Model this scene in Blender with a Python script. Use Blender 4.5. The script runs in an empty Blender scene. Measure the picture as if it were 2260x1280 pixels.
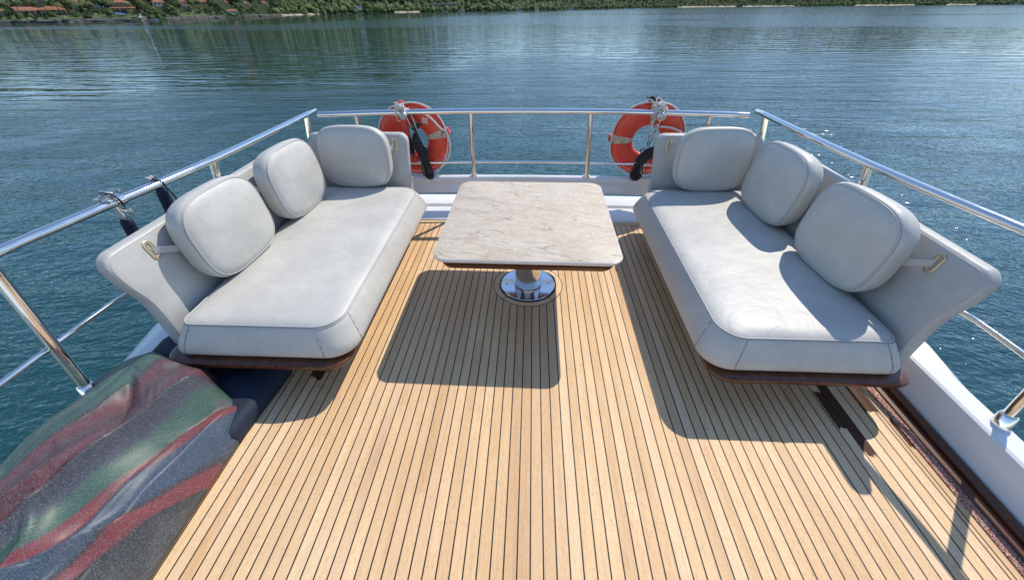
import bpy, bmesh, math, random
from mathutils import Vector, Matrix
import numpy as np
R = math.radians
random.seed(4)
SC = bpy.context.scene
COL = SC.collection

# ------------------------------------------------------------------ camera
# everything on board is modelled in the deck's own frame (x starboard, y towards the stern, z up);
# the yacht floats trimmed by 1.5 degrees, so that frame is tilted against the level water
TRIM = Matrix.Rotation(R(1.5), 4, 'X')
F_PX, W_PX = 849.94, 2260.0
PITCH, ROLL, YAW = 0.65942, -0.011267, -0.052009
fw = Vector((math.sin(YAW)*math.cos(PITCH), math.cos(YAW)*math.cos(PITCH), -math.sin(PITCH)))
rt = Vector((math.cos(YAW), -math.sin(YAW), 0)); up = rt.cross(fw)
cr, sr = math.cos(ROLL), math.sin(ROLL)
rt, up = cr*rt + sr*up, -sr*rt + cr*up
CAM_POS = Vector((-0.029, 0, 1.641))
cd = bpy.data.cameras.new('camera'); cam = bpy.data.objects.new('camera', cd); COL.objects.link(cam)
cm = Matrix((rt, up, -fw)).transposed().to_4x4(); cm.translation = CAM_POS
cam.matrix_world = TRIM @ cm
cd.sensor_width = 36; cd.sensor_fit = 'HORIZONTAL'; cd.lens = F_PX/W_PX*36
cd.clip_start = 0.05; cd.clip_end = 12000
SC.camera = cam
SC.render.resolution_x, SC.render.resolution_y = 1024, 579
SC.view_settings.view_transform = 'Standard'; SC.view_settings.look = 'None'
SC.view_settings.gamma = 1; SC.view_settings.exposure = 0.38
SC.render.engine = 'CYCLES'

# ------------------------------------------------------------------ sky and sun
sund = (TRIM.to_3x3() @ Vector((0.307, 0.357, 0.54))).normalized()
w = bpy.data.worlds.new('World'); SC.world = w; w.use_nodes = True
nt = w.node_tree; sky = nt.nodes.new('ShaderNodeTexSky'); sky.sky_type = 'NISHITA'
sky.sun_disc = False; sky.sun_elevation = math.asin(sund.z)
sky.sun_rotation = math.atan2(sund.x, sund.y); sky.air_density = 1.0; sky.dust_density = 0.05; sky.ozone_density = 2.6
tint = nt.nodes.new('ShaderNodeMix'); tint.data_type = 'RGBA'; tint.blend_type = 'MULTIPLY'; tint.inputs[0].default_value = 1
tint.inputs[7].default_value = (1.03, 1.05, 1.08, 1)      # tints the sky slightly bluer, for fill light and water reflections
nt.links.new(sky.outputs[0], tint.inputs[6]); nt.links.new(tint.outputs[2], nt.nodes['Background'].inputs[0]); nt.nodes['Background'].inputs[1].default_value = 0.15
sl = bpy.data.lights.new('sun', 'SUN'); sl.energy = 3.4; sl.angle = R(0.5); sl.color = (1, .93, .81)
so = bpy.data.objects.new('sun', sl); COL.objects.link(so)
so.rotation_euler = sund.to_track_quat('Z', 'Y').to_euler(); so.location = (30, 30, 60)

# ------------------------------------------------------------------ node helpers
class X:
    """a socket with arithmetic"""
    def __init__(s, t, o): s.t, s.o = t, o
    def m(s, op, *a, clamp=False):
        n = s.t.nodes.new('ShaderNodeMath'); n.operation = op; n.use_clamp = clamp
        for i, v in enumerate((s,)+a):
            if isinstance(v, X): s.t.links.new(v.o, n.inputs[i])
            else: n.inputs[i].default_value = v
        return X(s.t, n.outputs[0])
    def __add__(s, b): return s.m('ADD', b)
    def __sub__(s, b): return s.m('SUBTRACT', b)
    def __mul__(s, b): return s.m('MULTIPLY', b)
    def __truediv__(s, b): return s.m('DIVIDE', b)
    def abs(s): return s.m('ABSOLUTE')
    def lt(s, b): return s.m('LESS_THAN', b)
    def gt(s, b): return s.m('GREATER_THAN', b)
    def fract(s): return s.m('FRACT')
    def floor(s): return s.m('FLOOR')
    def clamp(s): return s.m('ADD', 0, clamp=True)
    def max(s, b): return s.m('MAXIMUM', b)
    def min(s, b): return s.m('MINIMUM', b)
    def inv(s): return X(s.t, s.o).m('MULTIPLY_ADD', -1, 1)
    def ss(s, a, b):
        n = s.t.nodes.new('ShaderNodeMapRange'); n.interpolation_type = 'SMOOTHSTEP'
        s.t.links.new(s.o, n.inputs[0]); n.inputs[1].default_value = a; n.inputs[2].default_value = b
        return X(s.t, n.outputs[0])

class Mat:
    def __init__(s, name, color=(.5, .5, .5), rough=.5, metal=0, **kw):
        s.m = bpy.data.materials.new(name); s.m.use_nodes = True; s.t = s.m.node_tree
        s.b = s.t.nodes['Principled BSDF']; s.set('Base Color', (*color, 1)); s.set('Roughness', rough); s.set('Metallic', metal)
        for k, v in kw.items(): s.set(k.replace('_', ' '), v)
    def set(s, k, v):
        i = s.b.inputs[k]
        if isinstance(v, X): s.t.links.new(v.o, i)
        else: i.default_value = v
    def co(s, kind='Object'):
        n = s.t.nodes.new('ShaderNodeTexCoord'); return X(s.t, n.outputs[kind])
    def pos(s):
        n = s.t.nodes.new('ShaderNodeNewGeometry'); return X(s.t, n.outputs['Position'])
    def sep(s, v):
        n = s.t.nodes.new('ShaderNodeSeparateXYZ'); s.t.links.new(v.o, n.inputs[0]); return [X(s.t, n.outputs[i]) for i in range(3)]
    def comb(s, *a):
        n = s.t.nodes.new('ShaderNodeCombineXYZ')
        for i, v in enumerate(a):
            if isinstance(v, X): s.t.links.new(v.o, n.inputs[i])
            else: n.inputs[i].default_value = v
        return X(s.t, n.outputs[0])
    def scale(s, v, sc):
        n = s.t.nodes.new('ShaderNodeVectorMath'); n.operation = 'MULTIPLY'; s.t.links.new(v.o, n.inputs[0]); n.inputs[1].default_value = sc
        return X(s.t, n.outputs[0])
    def noise(s, v, scale=5, detail=2, rough=.5, dist=0, col=False):
        n = s.t.nodes.new('ShaderNodeTexNoise'); s.t.links.new(v.o, n.inputs['Vector'])
        n.inputs['Scale'].default_value = scale; n.inputs['Detail'].default_value = detail
        n.inputs['Roughness'].default_value = rough; n.inputs['Distortion'].default_value = dist
        return X(s.t, n.outputs['Color' if col else 'Fac'])
    def white(s, v):
        n = s.t.nodes.new('ShaderNodeTexWhiteNoise'); n.noise_dimensions = '1D'; s.t.links.new(v.o, n.inputs['W']); return X(s.t, n.outputs['Value'])
    def voro(s, v, scale, feature='F1', out='Distance'):
        n = s.t.nodes.new('ShaderNodeTexVoronoi'); n.feature = feature; s.t.links.new(v.o, n.inputs['Vector']); n.inputs['Scale'].default_value = scale
        return X(s.t, n.outputs[out])
    def ramp(s, f, stops, interp='LINEAR'):
        n = s.t.nodes.new('ShaderNodeValToRGB'); s.t.links.new(f.o, n.inputs[0]); r = n.color_ramp; r.interpolation = interp
        while len(r.elements) < len(stops): r.elements.new(.5)
        for e, (p, c) in zip(r.elements, stops): e.position = p; e.color = (*c, 1)
        return X(s.t, n.outputs[0])
    def mix(s, f, a, b, mode='MIX'):
        n = s.t.nodes.new('ShaderNodeMix'); n.data_type = 'RGBA'; n.blend_type = mode
        for i, v in ((0, f), (6, a), (7, b)):
            if isinstance(v, X): s.t.links.new(v.o, n.inputs[i])
            else: n.inputs[i].default_value = v if i == 0 else (*v, 1)
        return X(s.t, n.outputs[2])
    def bump(s, h, strength=.3, dist=.01, chain=None):
        n = s.t.nodes.new('ShaderNodeBump'); s.t.links.new(h.o, n.inputs['Height'])
        if isinstance(strength, X): s.t.links.new(strength.o, n.inputs['Strength'])
        else: n.inputs['Strength'].default_value = strength
        n.inputs['Distance'].default_value = dist
        if chain: s.t.links.new(chain.o, n.inputs['Normal'])
        r = X(s.t, n.outputs[0]); s.t.links.new(r.o, s.b.inputs['Normal']); return r

# ------------------------------------------------------------------ mesh helpers
CX = -0.035                                      # centre line of the yacht
BOAT = []
class MB:
    def __init__(s): s.v, s.f = [], []
    def add(s, v, f, M=None):
        k = len(s.v)
        s.v += [tuple(M @ Vector(q)) if M is not None else tuple(q) for q in v]
        s.f += [tuple(i+k for i in q) for q in f]; return s
    def box(s, x0, x1, y0, y1, z0, z1, M=None):
        v = [(x, y, z) for z in (z0, z1) for y in (y0, y1) for x in (x0, x1)]
        return s.add(v, [(0, 2, 3, 1), (4, 5, 7, 6), (0, 1, 5, 4), (2, 6, 7, 3), (0, 4, 6, 2), (1, 3, 7, 5)], M)
    def tube(s, pts, r, n=12, ry=None, caps=True, rs=None):
        P = [Vector(p) for p in pts]; T = []
        for i in range(len(P)):
            T.append((P[min(i+1, len(P)-1)] - P[max(i-1, 0)]).normalized())
        a = Vector((0, 0, 1)) if abs(T[0].z) < .9 else Vector((0, 1, 0))
        N = (a - T[0]*a.dot(T[0])).normalized(); v = []
        for i, (p, t) in enumerate(zip(P, T)):
            N = (N - t*N.dot(t)).normalized(); B = t.cross(N); q = rs[i] if rs else r
            for k in range(n):
                an = 2*math.pi*k/n; v.append(p + B*(math.cos(an)*q) + N*(math.sin(an)*(ry if ry and not rs else q)))
        f = [(i*n+k, i*n+(k+1) % n, (i+1)*n+(k+1) % n, (i+1)*n+k) for i in range(len(P)-1) for k in range(n)]
        if caps: f += [tuple(range(n-1, -1, -1)), tuple(range((len(P)-1)*n, len(P)*n))]
        return s.add(v, f)
    def lathe(s, prof, n=32, M=None):
        v = []; f = []
        for (r, z) in prof:
            for k in range(n): a = 2*math.pi*k/n; v.append((r*math.cos(a), r*math.sin(a), z))
        for i in range(len(prof)-1):
            for k in range(n): f.append((i*n+k, i*n+(k+1) % n, (i+1)*n+(k+1) % n, (i+1)*n+k))
        f.append(tuple(range(n-1, -1, -1))); f.append(tuple(range((len(prof)-1)*n, len(prof)*n)))
        return s.add(v, f, M)
    def extrude(s, prof, path):
        """prof: list of (a,b); path: function list mapping (a,b)->xyz for each station"""
        n = len(prof); v = []; 
        for g in path: v += [g(*q) for q in prof]
        f = [(i*n+k, i*n+(k+1) % n, (i+1)*n+(k+1) % n, (i+1)*n+k) for i in range(len(path)-1) for k in range(n)]
        f += [tuple(range(n-1, -1, -1)), tuple(range((len(path)-1)*n, len(path)*n))]
        return s.add(v, f)
    def build(s, name, mat, parent=None, smooth=True, angle=35, base=None, boat=True, fix=True):
        me = bpy.data.meshes.new(name)
        b = Vector(base) if base is not None else (Vector(parent['_base']) if parent is not None and '_base' in parent else Vector((0, 0, 0)))
        me.from_pydata([tuple(Vector(q)-b) for q in s.v], [], s.f)
        if fix:
            bm = bmesh.new(); bm.from_mesh(me); bmesh.ops.recalc_face_normals(bm, faces=bm.faces); bm.to_mesh(me); bm.free()
        me.polygons.foreach_set('use_smooth', [smooth]*len(me.polygons))
        if smooth and angle < 180: me.set_sharp_from_angle(angle=R(angle))
        me.materials.append(mat.m if isinstance(mat, Mat) else mat)
        o = bpy.data.objects.new(name, me); COL.objects.link(o)
        if parent is not None:
            o.parent = parent
            o['_base'] = list(b)
        else:
            o.location = b
            if boat: BOAT.append(o)
        return o

def tag(o, label, cat=None, group=None, kind=None):
    if label: o['label'] = label
    if cat: o['category'] = cat
    if group: o['group'] = group
    if kind: o['kind'] = kind
    return o
def thing(name, base, label, cat, group=None, boat=True):
    o = bpy.data.objects.new(name, None); COL.objects.link(o); o.location = base; o['_base'] = list(base)
    o.empty_display_size = .1
    if boat: BOAT.append(o)
    return tag(o, label, cat, group)
def copy_tree(o, parent=None):
    c = o.copy(); COL.objects.link(c)
    if parent is not None: c.parent = parent
    for ch in list(o.children): copy_tree(ch, c)
    return c

def rrect(w, h, r, n=8, m=12):
    """rounded rectangle outline centred on 0, fixed vertex count; r may be four radii (++, -+, --, +-)"""
    rs = r if isinstance(r, tuple) else (r,)*4; P = []
    C4 = [(1, 1, 0), (-1, 1, 90), (-1, -1, 180), (1, -1, 270)]
    arcs = [[(sx*(w/2-q)+q*math.cos(R(a0+90*k/n)), sy*(h/2-q)+q*math.sin(R(a0+90*k/n))) for k in range(n+1)] for (sx, sy, a0), q in zip(C4, rs)]
    for i in range(4):
        P += arcs[i]; a, b = arcs[i][-1], arcs[(i+1) % 4][0]
        for k in range(1, m): P.append((a[0]+(b[0]-a[0])*k/m, a[1]+(b[1]-a[1])*k/m))
    return P
def squircle(w, h, e, n=72):
    P = []
    for k in range(n):
        a = 2*math.pi*k/n; c, s = math.cos(a), math.sin(a)
        P.append((w/2*math.copysign(abs(c)**(2/e), c), h/2*math.copysign(abs(s)**(2/e), s)))
    return P
def pad(outline, layers, crown_top=0, crown_bot=0, rings=9):
    """closed cushion body. layers: list of (z, inset, ) bottom to top; caps domed"""
    def inset(P, d, r0):
        X_ = max(abs(p[0]) for p in P); Y_ = max(abs(p[1]) for p in P)
        return [(p[0]*(X_-d)/X_, p[1]*(Y_-d)/Y_) for p in P]
    mb = MB(); n = len(outline); v = []; f = []
    rows = []
    z0, i0 = layers[0]; L0 = inset(outline, i0, 0)
    fs = [k/rings for k in range(1, rings+1)]
    v.append((0, 0, z0-crown_bot)); 
    for q in fs: rows.append([(p[0]*q, p[1]*q, z0-crown_bot*(1-q**2.5)) for p in L0])
    for z, i in layers[1:]: rows.append([(p[0], p[1], z) for p in inset(outline, i, 0)])
    zt = layers[-1][0]; LT = inset(outline, layers[-1][1], 0)
    for q in reversed(fs[:-1]): rows.append([(p[0]*q, p[1]*q, zt+crown_top*(1-q**2.5)) for p in LT])
    for r_ in rows: v += r_
    v.append((0, 0, zt+crown_top)); last = len(v)-1
    for k in range(n): f.append((0, 1+(k+1) % n, 1+k))
    for i in range(len(rows)-1):
        for k in range(n): a = 1+i*n; f.append((a+k, a+(k+1) % n, a+n+(k+1) % n, a+n+k))
    a = 1+(len(rows)-1)*n
    for k in range(n): f.append((a+k, a+(k+1) % n, last))
    return v, f

def smooth_path(P, n=8):
    P = [Vector(p) for p in P]; out = []
    for i in range(len(P)-1):
        a, b, c, d = P[max(i-1, 0)], P[i], P[i+1], P[min(i+2, len(P)-1)]
        for k in range(n):
            t = k/n; out.append(.5*((2*b)+(-a+c)*t+(2*a-5*b+4*c-d)*t*t+(-a+3*b-3*c+d)*t**3))
    out.append(P[-1]); return out

# ------------------------------------------------------------------ materials
def m_vinyl(name, col):
    m = Mat(name, col, .42); m.set('Specular IOR Level', .4)
    c = m.co(); n = m.noise(c, 6, 4, .6); n2 = m.noise(c, 1.7, 3)
    g = m.noise(c, 420, 2, .6); mo = m.noise(c, 95, 3, .7); cr_ = m.noise(c, 22, 4, .7, 1.5)
    col1 = m.mix(n.ss(.3, .75), tuple(k*.90 for k in col), tuple(min(1, k*1.06) for k in col))
    col1 = m.mix(mo.ss(.40, .62)*.13, col1, tuple(k*.86 for k in col)); col1 = m.mix(cr_.ss(.60, .70)*.10, col1, tuple(k*1.14 for k in col))
    m.set('Base Color', m.mix(g.ss(.55, .75)*.16, col1, (.75, .76, .74)))
    m.set('Roughness', n*.2+.36)
    b = m.bump(n2, .6, .016); b = m.bump(m.voro(c, 380), .15, .0012, b); b = m.bump(m.noise(c, 7, 3, .5, .8), .6, .008, b); m.bump(m.noise(c, 34, 3), .35, .0018, b)
    return m
VINYL = m_vinyl('pale_grey_vinyl', (.53, .51, .465))
VINYL2 = m_vinyl('pale_grey_backrest_vinyl', (.46, .45, .425))
SEAM = Mat('seam_thread', (.33, .335, .34), .6)
PIPE = Mat('piping_vinyl', (.47, .465, .45), .4)
CHROME = Mat('polished_steel', (.80, .765, .715), .07, 1)
_c = CHROME.co(); CHROME.set('Roughness', CHROME.noise(_c, 14, 4)*.12+.02); CHROME.bump(CHROME.noise(_c, 9, 2), .08, .01)
STEEL = Mat('brushed_steel', (.6, .6, .6), .25, 1)
BRASS = Mat('satin_brass', (.62, .50, .30), .38, .75)
GEL = Mat('white_gelcoat', (.74, .74, .745), .22)
_c = GEL.co(); GEL.set('Base Color', GEL.ramp(GEL.noise(_c, 2.2, 5, .65), [(.25, (.66, .66, .66)), (.6, (.77, .77, .775))])); GEL.bump(GEL.noise(_c, 60, 3), .12, .002)
MAHOG = Mat('varnished_mahogany', (.16, .05, .02), .34)
_c = MAHOG.co(); _g = MAHOG.noise(MAHOG.scale(_c, (60, 4, 60)), 1.0, 5, .6)
MAHOG.set('Base Color', MAHOG.ramp(_g, [(.3, (.045, .011, .005)), (.55, (.10, .028, .009)), (.75, (.15, .047, .016))])); MAHOG.set('Coat Weight', .25); MAHOG.set('Coat Roughness', .1)
BLACK = Mat('black_rope_fibre', (.022, .022, .024), .6)
WROPE = Mat('off_white_rope', (.62, .60, .56), .7)
_c = WROPE.co(); WROPE.bump(WROPE.noise(_c, 260, 1), .6, .003)
NAVY = Mat('navy_fabric', (.012, .022, .055), .75)
_c = NAVY.co(); NAVY.bump(NAVY.noise(_c, 300, 2), .4, .002); NAVY.set('Base Color', NAVY.ramp(NAVY.noise(_c, 9, 3), [(.3, (.004, .007, .018)), (.7, (.009, .022, .05))]))
BUOY = Mat('orange_red_plastic', (.62, .035, .012), .38)
_c = BUOY.co(); BUOY.set('Base Color', BUOY.ramp(BUOY.noise(_c, 5, 5, .7), [(.28, (.48, .032, .016)), (.5, (.70, .060, .030)), (.75, (.78, .12, .075))])); BUOY.bump(BUOY.noise(_c, 30, 3), .2, .003)
TAPE = Mat('weathered_reflective_tape', (.5, .43, .34), .5)
_c = TAPE.co(); TAPE.set('Base Color', TAPE.ramp(TAPE.noise(_c, 28, 5, .7), [(.35, (.16, .07, .035)), (.48, (.46, .38, .28)), (.7, (.62, .57, .48))]))
BLKPL = Mat('black_plastic', (.015, .015, .016), .35)
CAULK = Mat('black_caulk', (.008, .008, .008), .5)

def m_teak():
    m = Mat('teak_deck', (.5, .3, .2), .62)
    c = m.co(); x, y, z = m.sep(c); d = .048
    u = x/d; idn = u.floor(); fr = u.fract()
    seam = fr.lt(.058).max(fr.gt(.942))
    # the ring of curved planks round the table pedestal
    dx = x - (-.030); dy = y - 2.183
    r = (dx*dx + dy*dy).m('SQRT')
    inring = r.lt(.2411)
    joint = (dx.abs()-dy.abs()).abs().lt(.0032)
    rseam = (r-.2411).abs().lt(.0026).max(inring*joint)
    # margin planks along the stern and the sides
    stern = y.gt(3.073); sseam = (y-3.075).abs().lt(.0028).max((y-3.124).gt(0))
    side = (x-CX).abs().gt(1.735); dseam = ((x-CX).abs()-1.735).abs().lt(.0028)
    inside = inring.inv()*stern.inv()*side.inv()
    black = (seam*inside).max(rseam).max(sseam*side.inv()).max(dseam*stern.inv()).clamp()
    idn2 = idn*inside + inring*77 + stern*33 + side*51
    w1 = m.white(idn2); w2 = m.white(idn2+.37)
    # long planks are butted at intervals: a second random offset per length
    seg = (y/1.9+w2*5).floor()
    w3 = m.white(idn2*13.1+seg)
    gr = m.noise(m.comb(x*120+w1*40, y*3.0, 0), 1.0, 3, .6)
    fine = m.noise(m.comb(x*330+w1*90, y*30, 0), 1.0, 2, .6)
    pore = m.noise(m.comb(x*240+w3*70, y*60, 2), 1.0, 2, .5)
    fig = m.noise(m.comb(x*26+w1*90, y*1.6, w3*9), 1.0, 3, .6, .6)
    dirt = m.noise(c, 1.6, 4, .6); dirt2 = m.noise(c, 9, 4, .7)
    t = gr*.40+fig*.26+(w1*.5+w3*.5)*.22+dirt*.22
    wood = m.ramp(t, [(.32, (.50, .275, .125)), (.46, (.67, .415, .205)), (.62, (.80, .545, .295)), (.82, (.86, .655, .40))])
    wood = m.mix(gr.ss(.50, .72)*.42, wood, (.36, .215, .12))
    wood = m.mix(fine.ss(.54, .70)*.50, wood, (.36, .22, .125)); wood = m.mix(pore.ss(.62, .72)*.55, wood, (.24, .14, .08))
    wood = m.mix(dirt2.ss(.58, .76)*.34, wood, (.45, .31, .20)); sc_ = m.noise(m.comb((x+y*.6)*30, (y-x*.6)*4, 1), 1.0, 3, .7); wood = m.mix(sc_.ss(.66, .74)*.30, wood, (.46, .34, .24))
    pale = m.noise(c, .9, 3, .6); wood = m.mix(pale.ss(.52, .66)*.15, wood, (.82, .68, .46))
    wood = m.mix((w2.gt(.80))*.22, wood, (.52, .30, .175)); wood = m.mix((w2.lt(.2))*.18, wood, (.84, .66, .48))
    # damp patches left by dripping water near the sofas
    edge = m.noise(m.comb(x*45, y*14, 0), 1.0, 3, .7)
    def blot(x0, x1, y0, y1):
        e = (edge-.5)*.11; ex = (edge-.5)*.012
        return (x+ex).gt(x0)*(x+ex).lt(x1)*(y+e).gt(y0)*(y+e).lt(y1)
    wet = blot(1.490, 1.535, .97, 1.6).max(blot(1.447, 1.488, 1.10, 1.32)).max(blot(1.635, 1.700, 1.20, 1.6)).max(blot(1.712, 1.735, 1.02, 1.16)).max(blot(-1.196, -1.13, 1.30, 1.6)).max(blot(-1.13, -1.08, 1.36, 1.6))
    wood = m.mix(wet*.95, wood, (.050, .014, .008))
    m.set('Base Color', m.mix(black, wood, (.010, .009, .009)))
    m.set('Roughness', gr*.2+.5); m.set('Specular IOR Level', wet*-.3+.4)
    h = gr*.35+fine*.5-black*1.6
    m.bump(h, .45, .0016)
    return m
TEAK = m_teak()

def m_marble():
    m = Mat('cream_marble', (.75, .7, .64), .24)
    c = m.co(); x, y, z = m.sep(c)
    wv = m.noise(c, 2.2, 5, .62, .6, col=True)
    wx, wy, _ = m.sep(wv)
    q = y*1.0 + x*.26 + (wx-.5)*.16
    def veins(freq, off, width, seed):
        v = m.noise(m.comb(x*1.1+seed, q*freq+off, seed), 1.0, 3, .55)
        return (v-.5).abs().ss(width, 0)
    v1 = veins(4.2, 0, .010, 3.1); v2 = veins(9, 4, .018, 9.7); v3 = m.noise(m.comb(x*5, q*26, 2), 1, 5, .7)
    cl = m.noise(c, 3.1, 6, .7, 1.2); sp = m.noise(c, 46, 4, .75, .8)
    base = m.ramp(cl, [(.3, (.49, .395, .295)), (.5, (.59, .495, .385)), (.7, (.64, .56, .455))])
    st = m.noise(m.comb(x*2.2, q*15, 5), 1.0, 5, .65, .4); st2 = m.noise(m.comb(x*3, q*60, 5), 1.0, 4, .7, .3)
    base = m.mix(st.ss(.50, .68)*.50, base, (.40, .33, .26)); base = m.mix(st2.ss(.52, .70)*.35, base, (.42, .35, .28))
    base = m.mix(v2*.40*cl.ss(.35, .6), base, (.26, .19, .13)); base = m.mix(v1*.65, base, (.28, .21, .145))
    base = m.mix(sp.ss(.52, .66)*.55, base, (.71, .64, .535)); base = m.mix(sp.ss(.46, .34)*.45, base, (.36, .31, .26))
    m.set('Base Color', base); m.set('Roughness', .5); m.set('Specular IOR Level', .3)
    m.bump(sp, .15, .0008)
    return m
MARBLE = m_marble()
EDGE = Mat('pale_stone_edge', (.62, .59, .54), .3)

# ------------------------------------------------------------------ the yacht: deck, coamings, hull
mb = MB(); mb.v = [(CX-1.765, -1.2, 0), (CX+1.765, -1.2, 0), (CX+1.765, 3.13, 0), (CX-1.765, 3.13, 0)]
mb.v += [(a, b, -.06) for a, b, _ in mb.v[:4]]; mb.f = [(0, 1, 2, 3), (7, 6, 5, 4), (0, 4, 5, 1), (1, 5, 6, 2), (2, 6, 7, 3), (3, 7, 4, 0)]
tag(mb.build('deck', TEAK, smooth=False), 'narrow teak planks with black caulked seams, sunlit yacht deck', kind='structure')

GRIT = Mat('copper_grit', (.34, .13, .08), .5)
_c = GRIT.co(); _v = GRIT.voro(_c, 330, out='Color'); _s, _, _ = GRIT.sep(_v)
GRIT.set('Base Color', GRIT.ramp(_s, [(.1, (.13, .035, .022)), (.5, (.40, .15, .09)), (.85, (.62, .38, .30)), (.97, (.8, .7, .62))])); GRIT.bump(GRIT.voro(_c, 330), .8, .004)
for s in (1, -1):
    nm = 'starboard side' if s > 0 else 'port side'
    g = MB(); x0, x1 = sorted((CX+s*1.765, CX+s*1.805)); g.box(x0, x1, -1.2, 3.1, -.05, .006)
    tag(g.build('grit_strip', GRIT, smooth=False), f'narrow coppery grit strip along the deck edge, {nm}', 'deck strip')
    t = thing('wooden_threshold', (CX+s*1.85, 1, 0), f'dark varnished mahogany sill at the foot of the white bulwark, {nm}', 'wood sill')
    for k, (a0, a1, h) in enumerate(((1.805, 1.850, .012), (1.853, 1.897, .026))):
        g = MB(); pr = [(a0, -.05), (a1, -.05), (a1, h-.004), (a1-.004, h), (a0+.004, h), (a0, h-.004)]
        g.extrude(pr, [(lambda a, b, Y=Y: (CX+s*a, Y, b)) for Y in (-1.2, 3.1)]); g.build('board', MAHOG, t)

def lerp_tab(T, y):
    if y <= T[0][0]: return T[0][1]
    for (a, b), (c, d) in zip(T, T[1:]):
        if y <= c: return b+(d-b)*(y-a)/(c-a)
    return T[-1][1]
OUT = [(-1.2, 2.045), (.9, 2.035), (1.12, 2.04), (1.3, 2.085), (1.52, 2.125), (2.4, 2.12), (3.2, 2.02), (3.6, 1.96)]
YS = [-1.2, -.4, .4, .9, 1.0, 1.12, 1.2, 1.3, 1.4, 1.52, 1.8, 2.4, 2.9, 3.2, 3.6]
for s in (1, -1):
    g = MB()
    def st(Y):
        o = lerp_tab(OUT, Y)
        P = [(1.900, -.05), (1.904, .012), (1.912, .09), (1.918, .160), (1.922, .176), (1.934, .183), (1.985, .181), (2.03, .178), (o-.004, .168 if o < 2.05 else .150), (o+.006, .135), (o+.004, -.02), (1.93, -.06)]
        return [(CX+s*a, Y, b) for a, b in P]
    rows = [st(Y) for Y in YS]; n = len(rows[0])
    for r_ in rows: g.v += r_
    g.f = [(i*n+k, i*n+(k+1) % n, (i+1)*n+(k+1) % n, (i+1)*n+k) for i in range(len(rows)-1) for k in range(n)] + [tuple(range(n)), tuple(range((len(rows)-1)*n, len(rows)*n))]
    tag(g.build('bulwark', GEL, angle=28), 'white fibreglass bulwark %s' % ('behind the shaded right sofa, ending beside a chrome post base' if s > 0 else 'half covered by the patterned mesh cover'), 'bulwark')
# stern coaming
g = MB(); pr = [(3.132, -.05), (3.132, .004), (3.140, .013), (3.155, .016), (3.355, .030), (3.375, .050), (3.395, .056), (3.560, .060), (3.583, .052), (3.59, .03), (3.59, -.05)]
g.extrude(pr, [(lambda a, b, x=x: (x, a - .012*(x-CX)**2, b)) for x in np.linspace(CX-1.89, CX+1.89, 15)])
tag(g.build('stern_coaming', GEL, angle=28), 'low white coaming across the stern between deck planks and water gap', 'coaming')
# stern beam
g = MB(); pr = [(3.325, .196), (3.333, .210), (3.340, .240), (3.352, .272), (3.345, .286), (3.345, .306), (3.356, .322), (3.375, .330), (3.398, .326), (3.412, .310), (3.412, .26), (3.400, .20), (3.372, .186), (3.328, .187)]
g.extrude(pr, [(lambda a, b, x=x: (x, a - .030*(x-CX)**2, b)) for x in np.linspace(CX-1.93, CX+1.93, 15)])
tag(g.build('stern_beam', GEL, angle=50), 'white rounded beam across the stern carrying the rail posts', 'beam')
# hull under the deck
g = MB(); secs = []
for Y in (-9, -1.2, 1, 3.5):
    k = 1 if Y > -2 else .9
    secs.append([(CX+sx*a*k, Y, b) for sx, a, b in ((-1, 1.97, -.062), (-1, 1.9, -2.2), (-1, 1.5, -5.6), (1, 1.5, -5.6), (1, 1.9, -2.2), (1, 1.97, -.062))])
n = 6
for r_ in secs: g.v += r_
g.f = [(i*n+k, i*n+(k+1) % n, (i+1)*n+(k+1) % n, (i+1)*n+k) for i in range(3) for k in range(n)] + [tuple(range(n)), tuple(range(3*n, 4*n))]
tag(g.build('yacht_hull', GEL, angle=28), 'white yacht hull carrying the teak deck above the water', 'yacht')

# ------------------------------------------------------------------ rails
SIDE_A = [(-1.2, 2.07), (.5, 2.06), (1.14, 2.03), (1.46, 1.985), (2.2, 1.875), (2.8, 1.835), (3.38, 1.802)]
def side_rail(s):
    lab = 'chrome side rail behind the shaded right sofa' if s > 0 else 'chrome side rail with fender clamps behind the sunlit left sofa'
    t = thing('guard_rail', (CX+s*2, 1, .18), lab, 'rail')
    P = smooth_path([(CX+s*a, Y, .868) for Y, a in SIDE_A if Y != 2.8], 6)
    e = [P[-1]+Vector((0, .012, -.002))]
    g = MB(); rs = [.024]*len(P)+[.012]
    g.tube(P+e, .024, 16, rs=rs)
    for i, q in enumerate(g.v): g.v[i] = (q[0], q[1], .868+(q[2]-.868)*.82)
    g.build('top_rail', CHROME, t, angle=60)
    M_ = smooth_path([(CX+s*a, Y, .445) for Y, a in ((-1.2, 2.07), (1.1, 2.045), (1.5, 2.015), (2.2, 1.935), (3.3, 1.83))], 6)
    g = MB(); g.tube(M_, .0125, 12); g.build('mid_rail', CHROME, t, angle=60)
    for (yb, ab, yt, at) in ((1.03, 2.012, 1.12, 2.033), (-.75, 2.012, -.66, 2.06), (2.12, 1.96, 2.19, 1.877), (3.12, 1.86, 3.24, 1.808)):
        g = MB(); a = Vector((CX+s*ab, yb, .172)); b = Vector((CX+s*at, yt, .862))
        g.tube([a, b], .0225, 18); po = g.build('post', CHROME, t, angle=60)
        dr = (b-a).normalized(); g = MB(); g.tube([a-dr*.004, a+dr*.008, a+dr*.062, a+dr*.068], .03, 20, rs=[.036, .0335, .0300, .0245]); g.build('base_collar', CHROME, po, angle=60)
    return t
RAIL_R = side_rail(1); RAIL_L = side_rail(-1)
t = thing('guard_rail', (CX, 3.5, .2), 'chrome stern rail between the sofas holding both lifebuoys', 'rail')
def sy(x): return 3.372 - .045*(x-CX)**2
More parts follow.
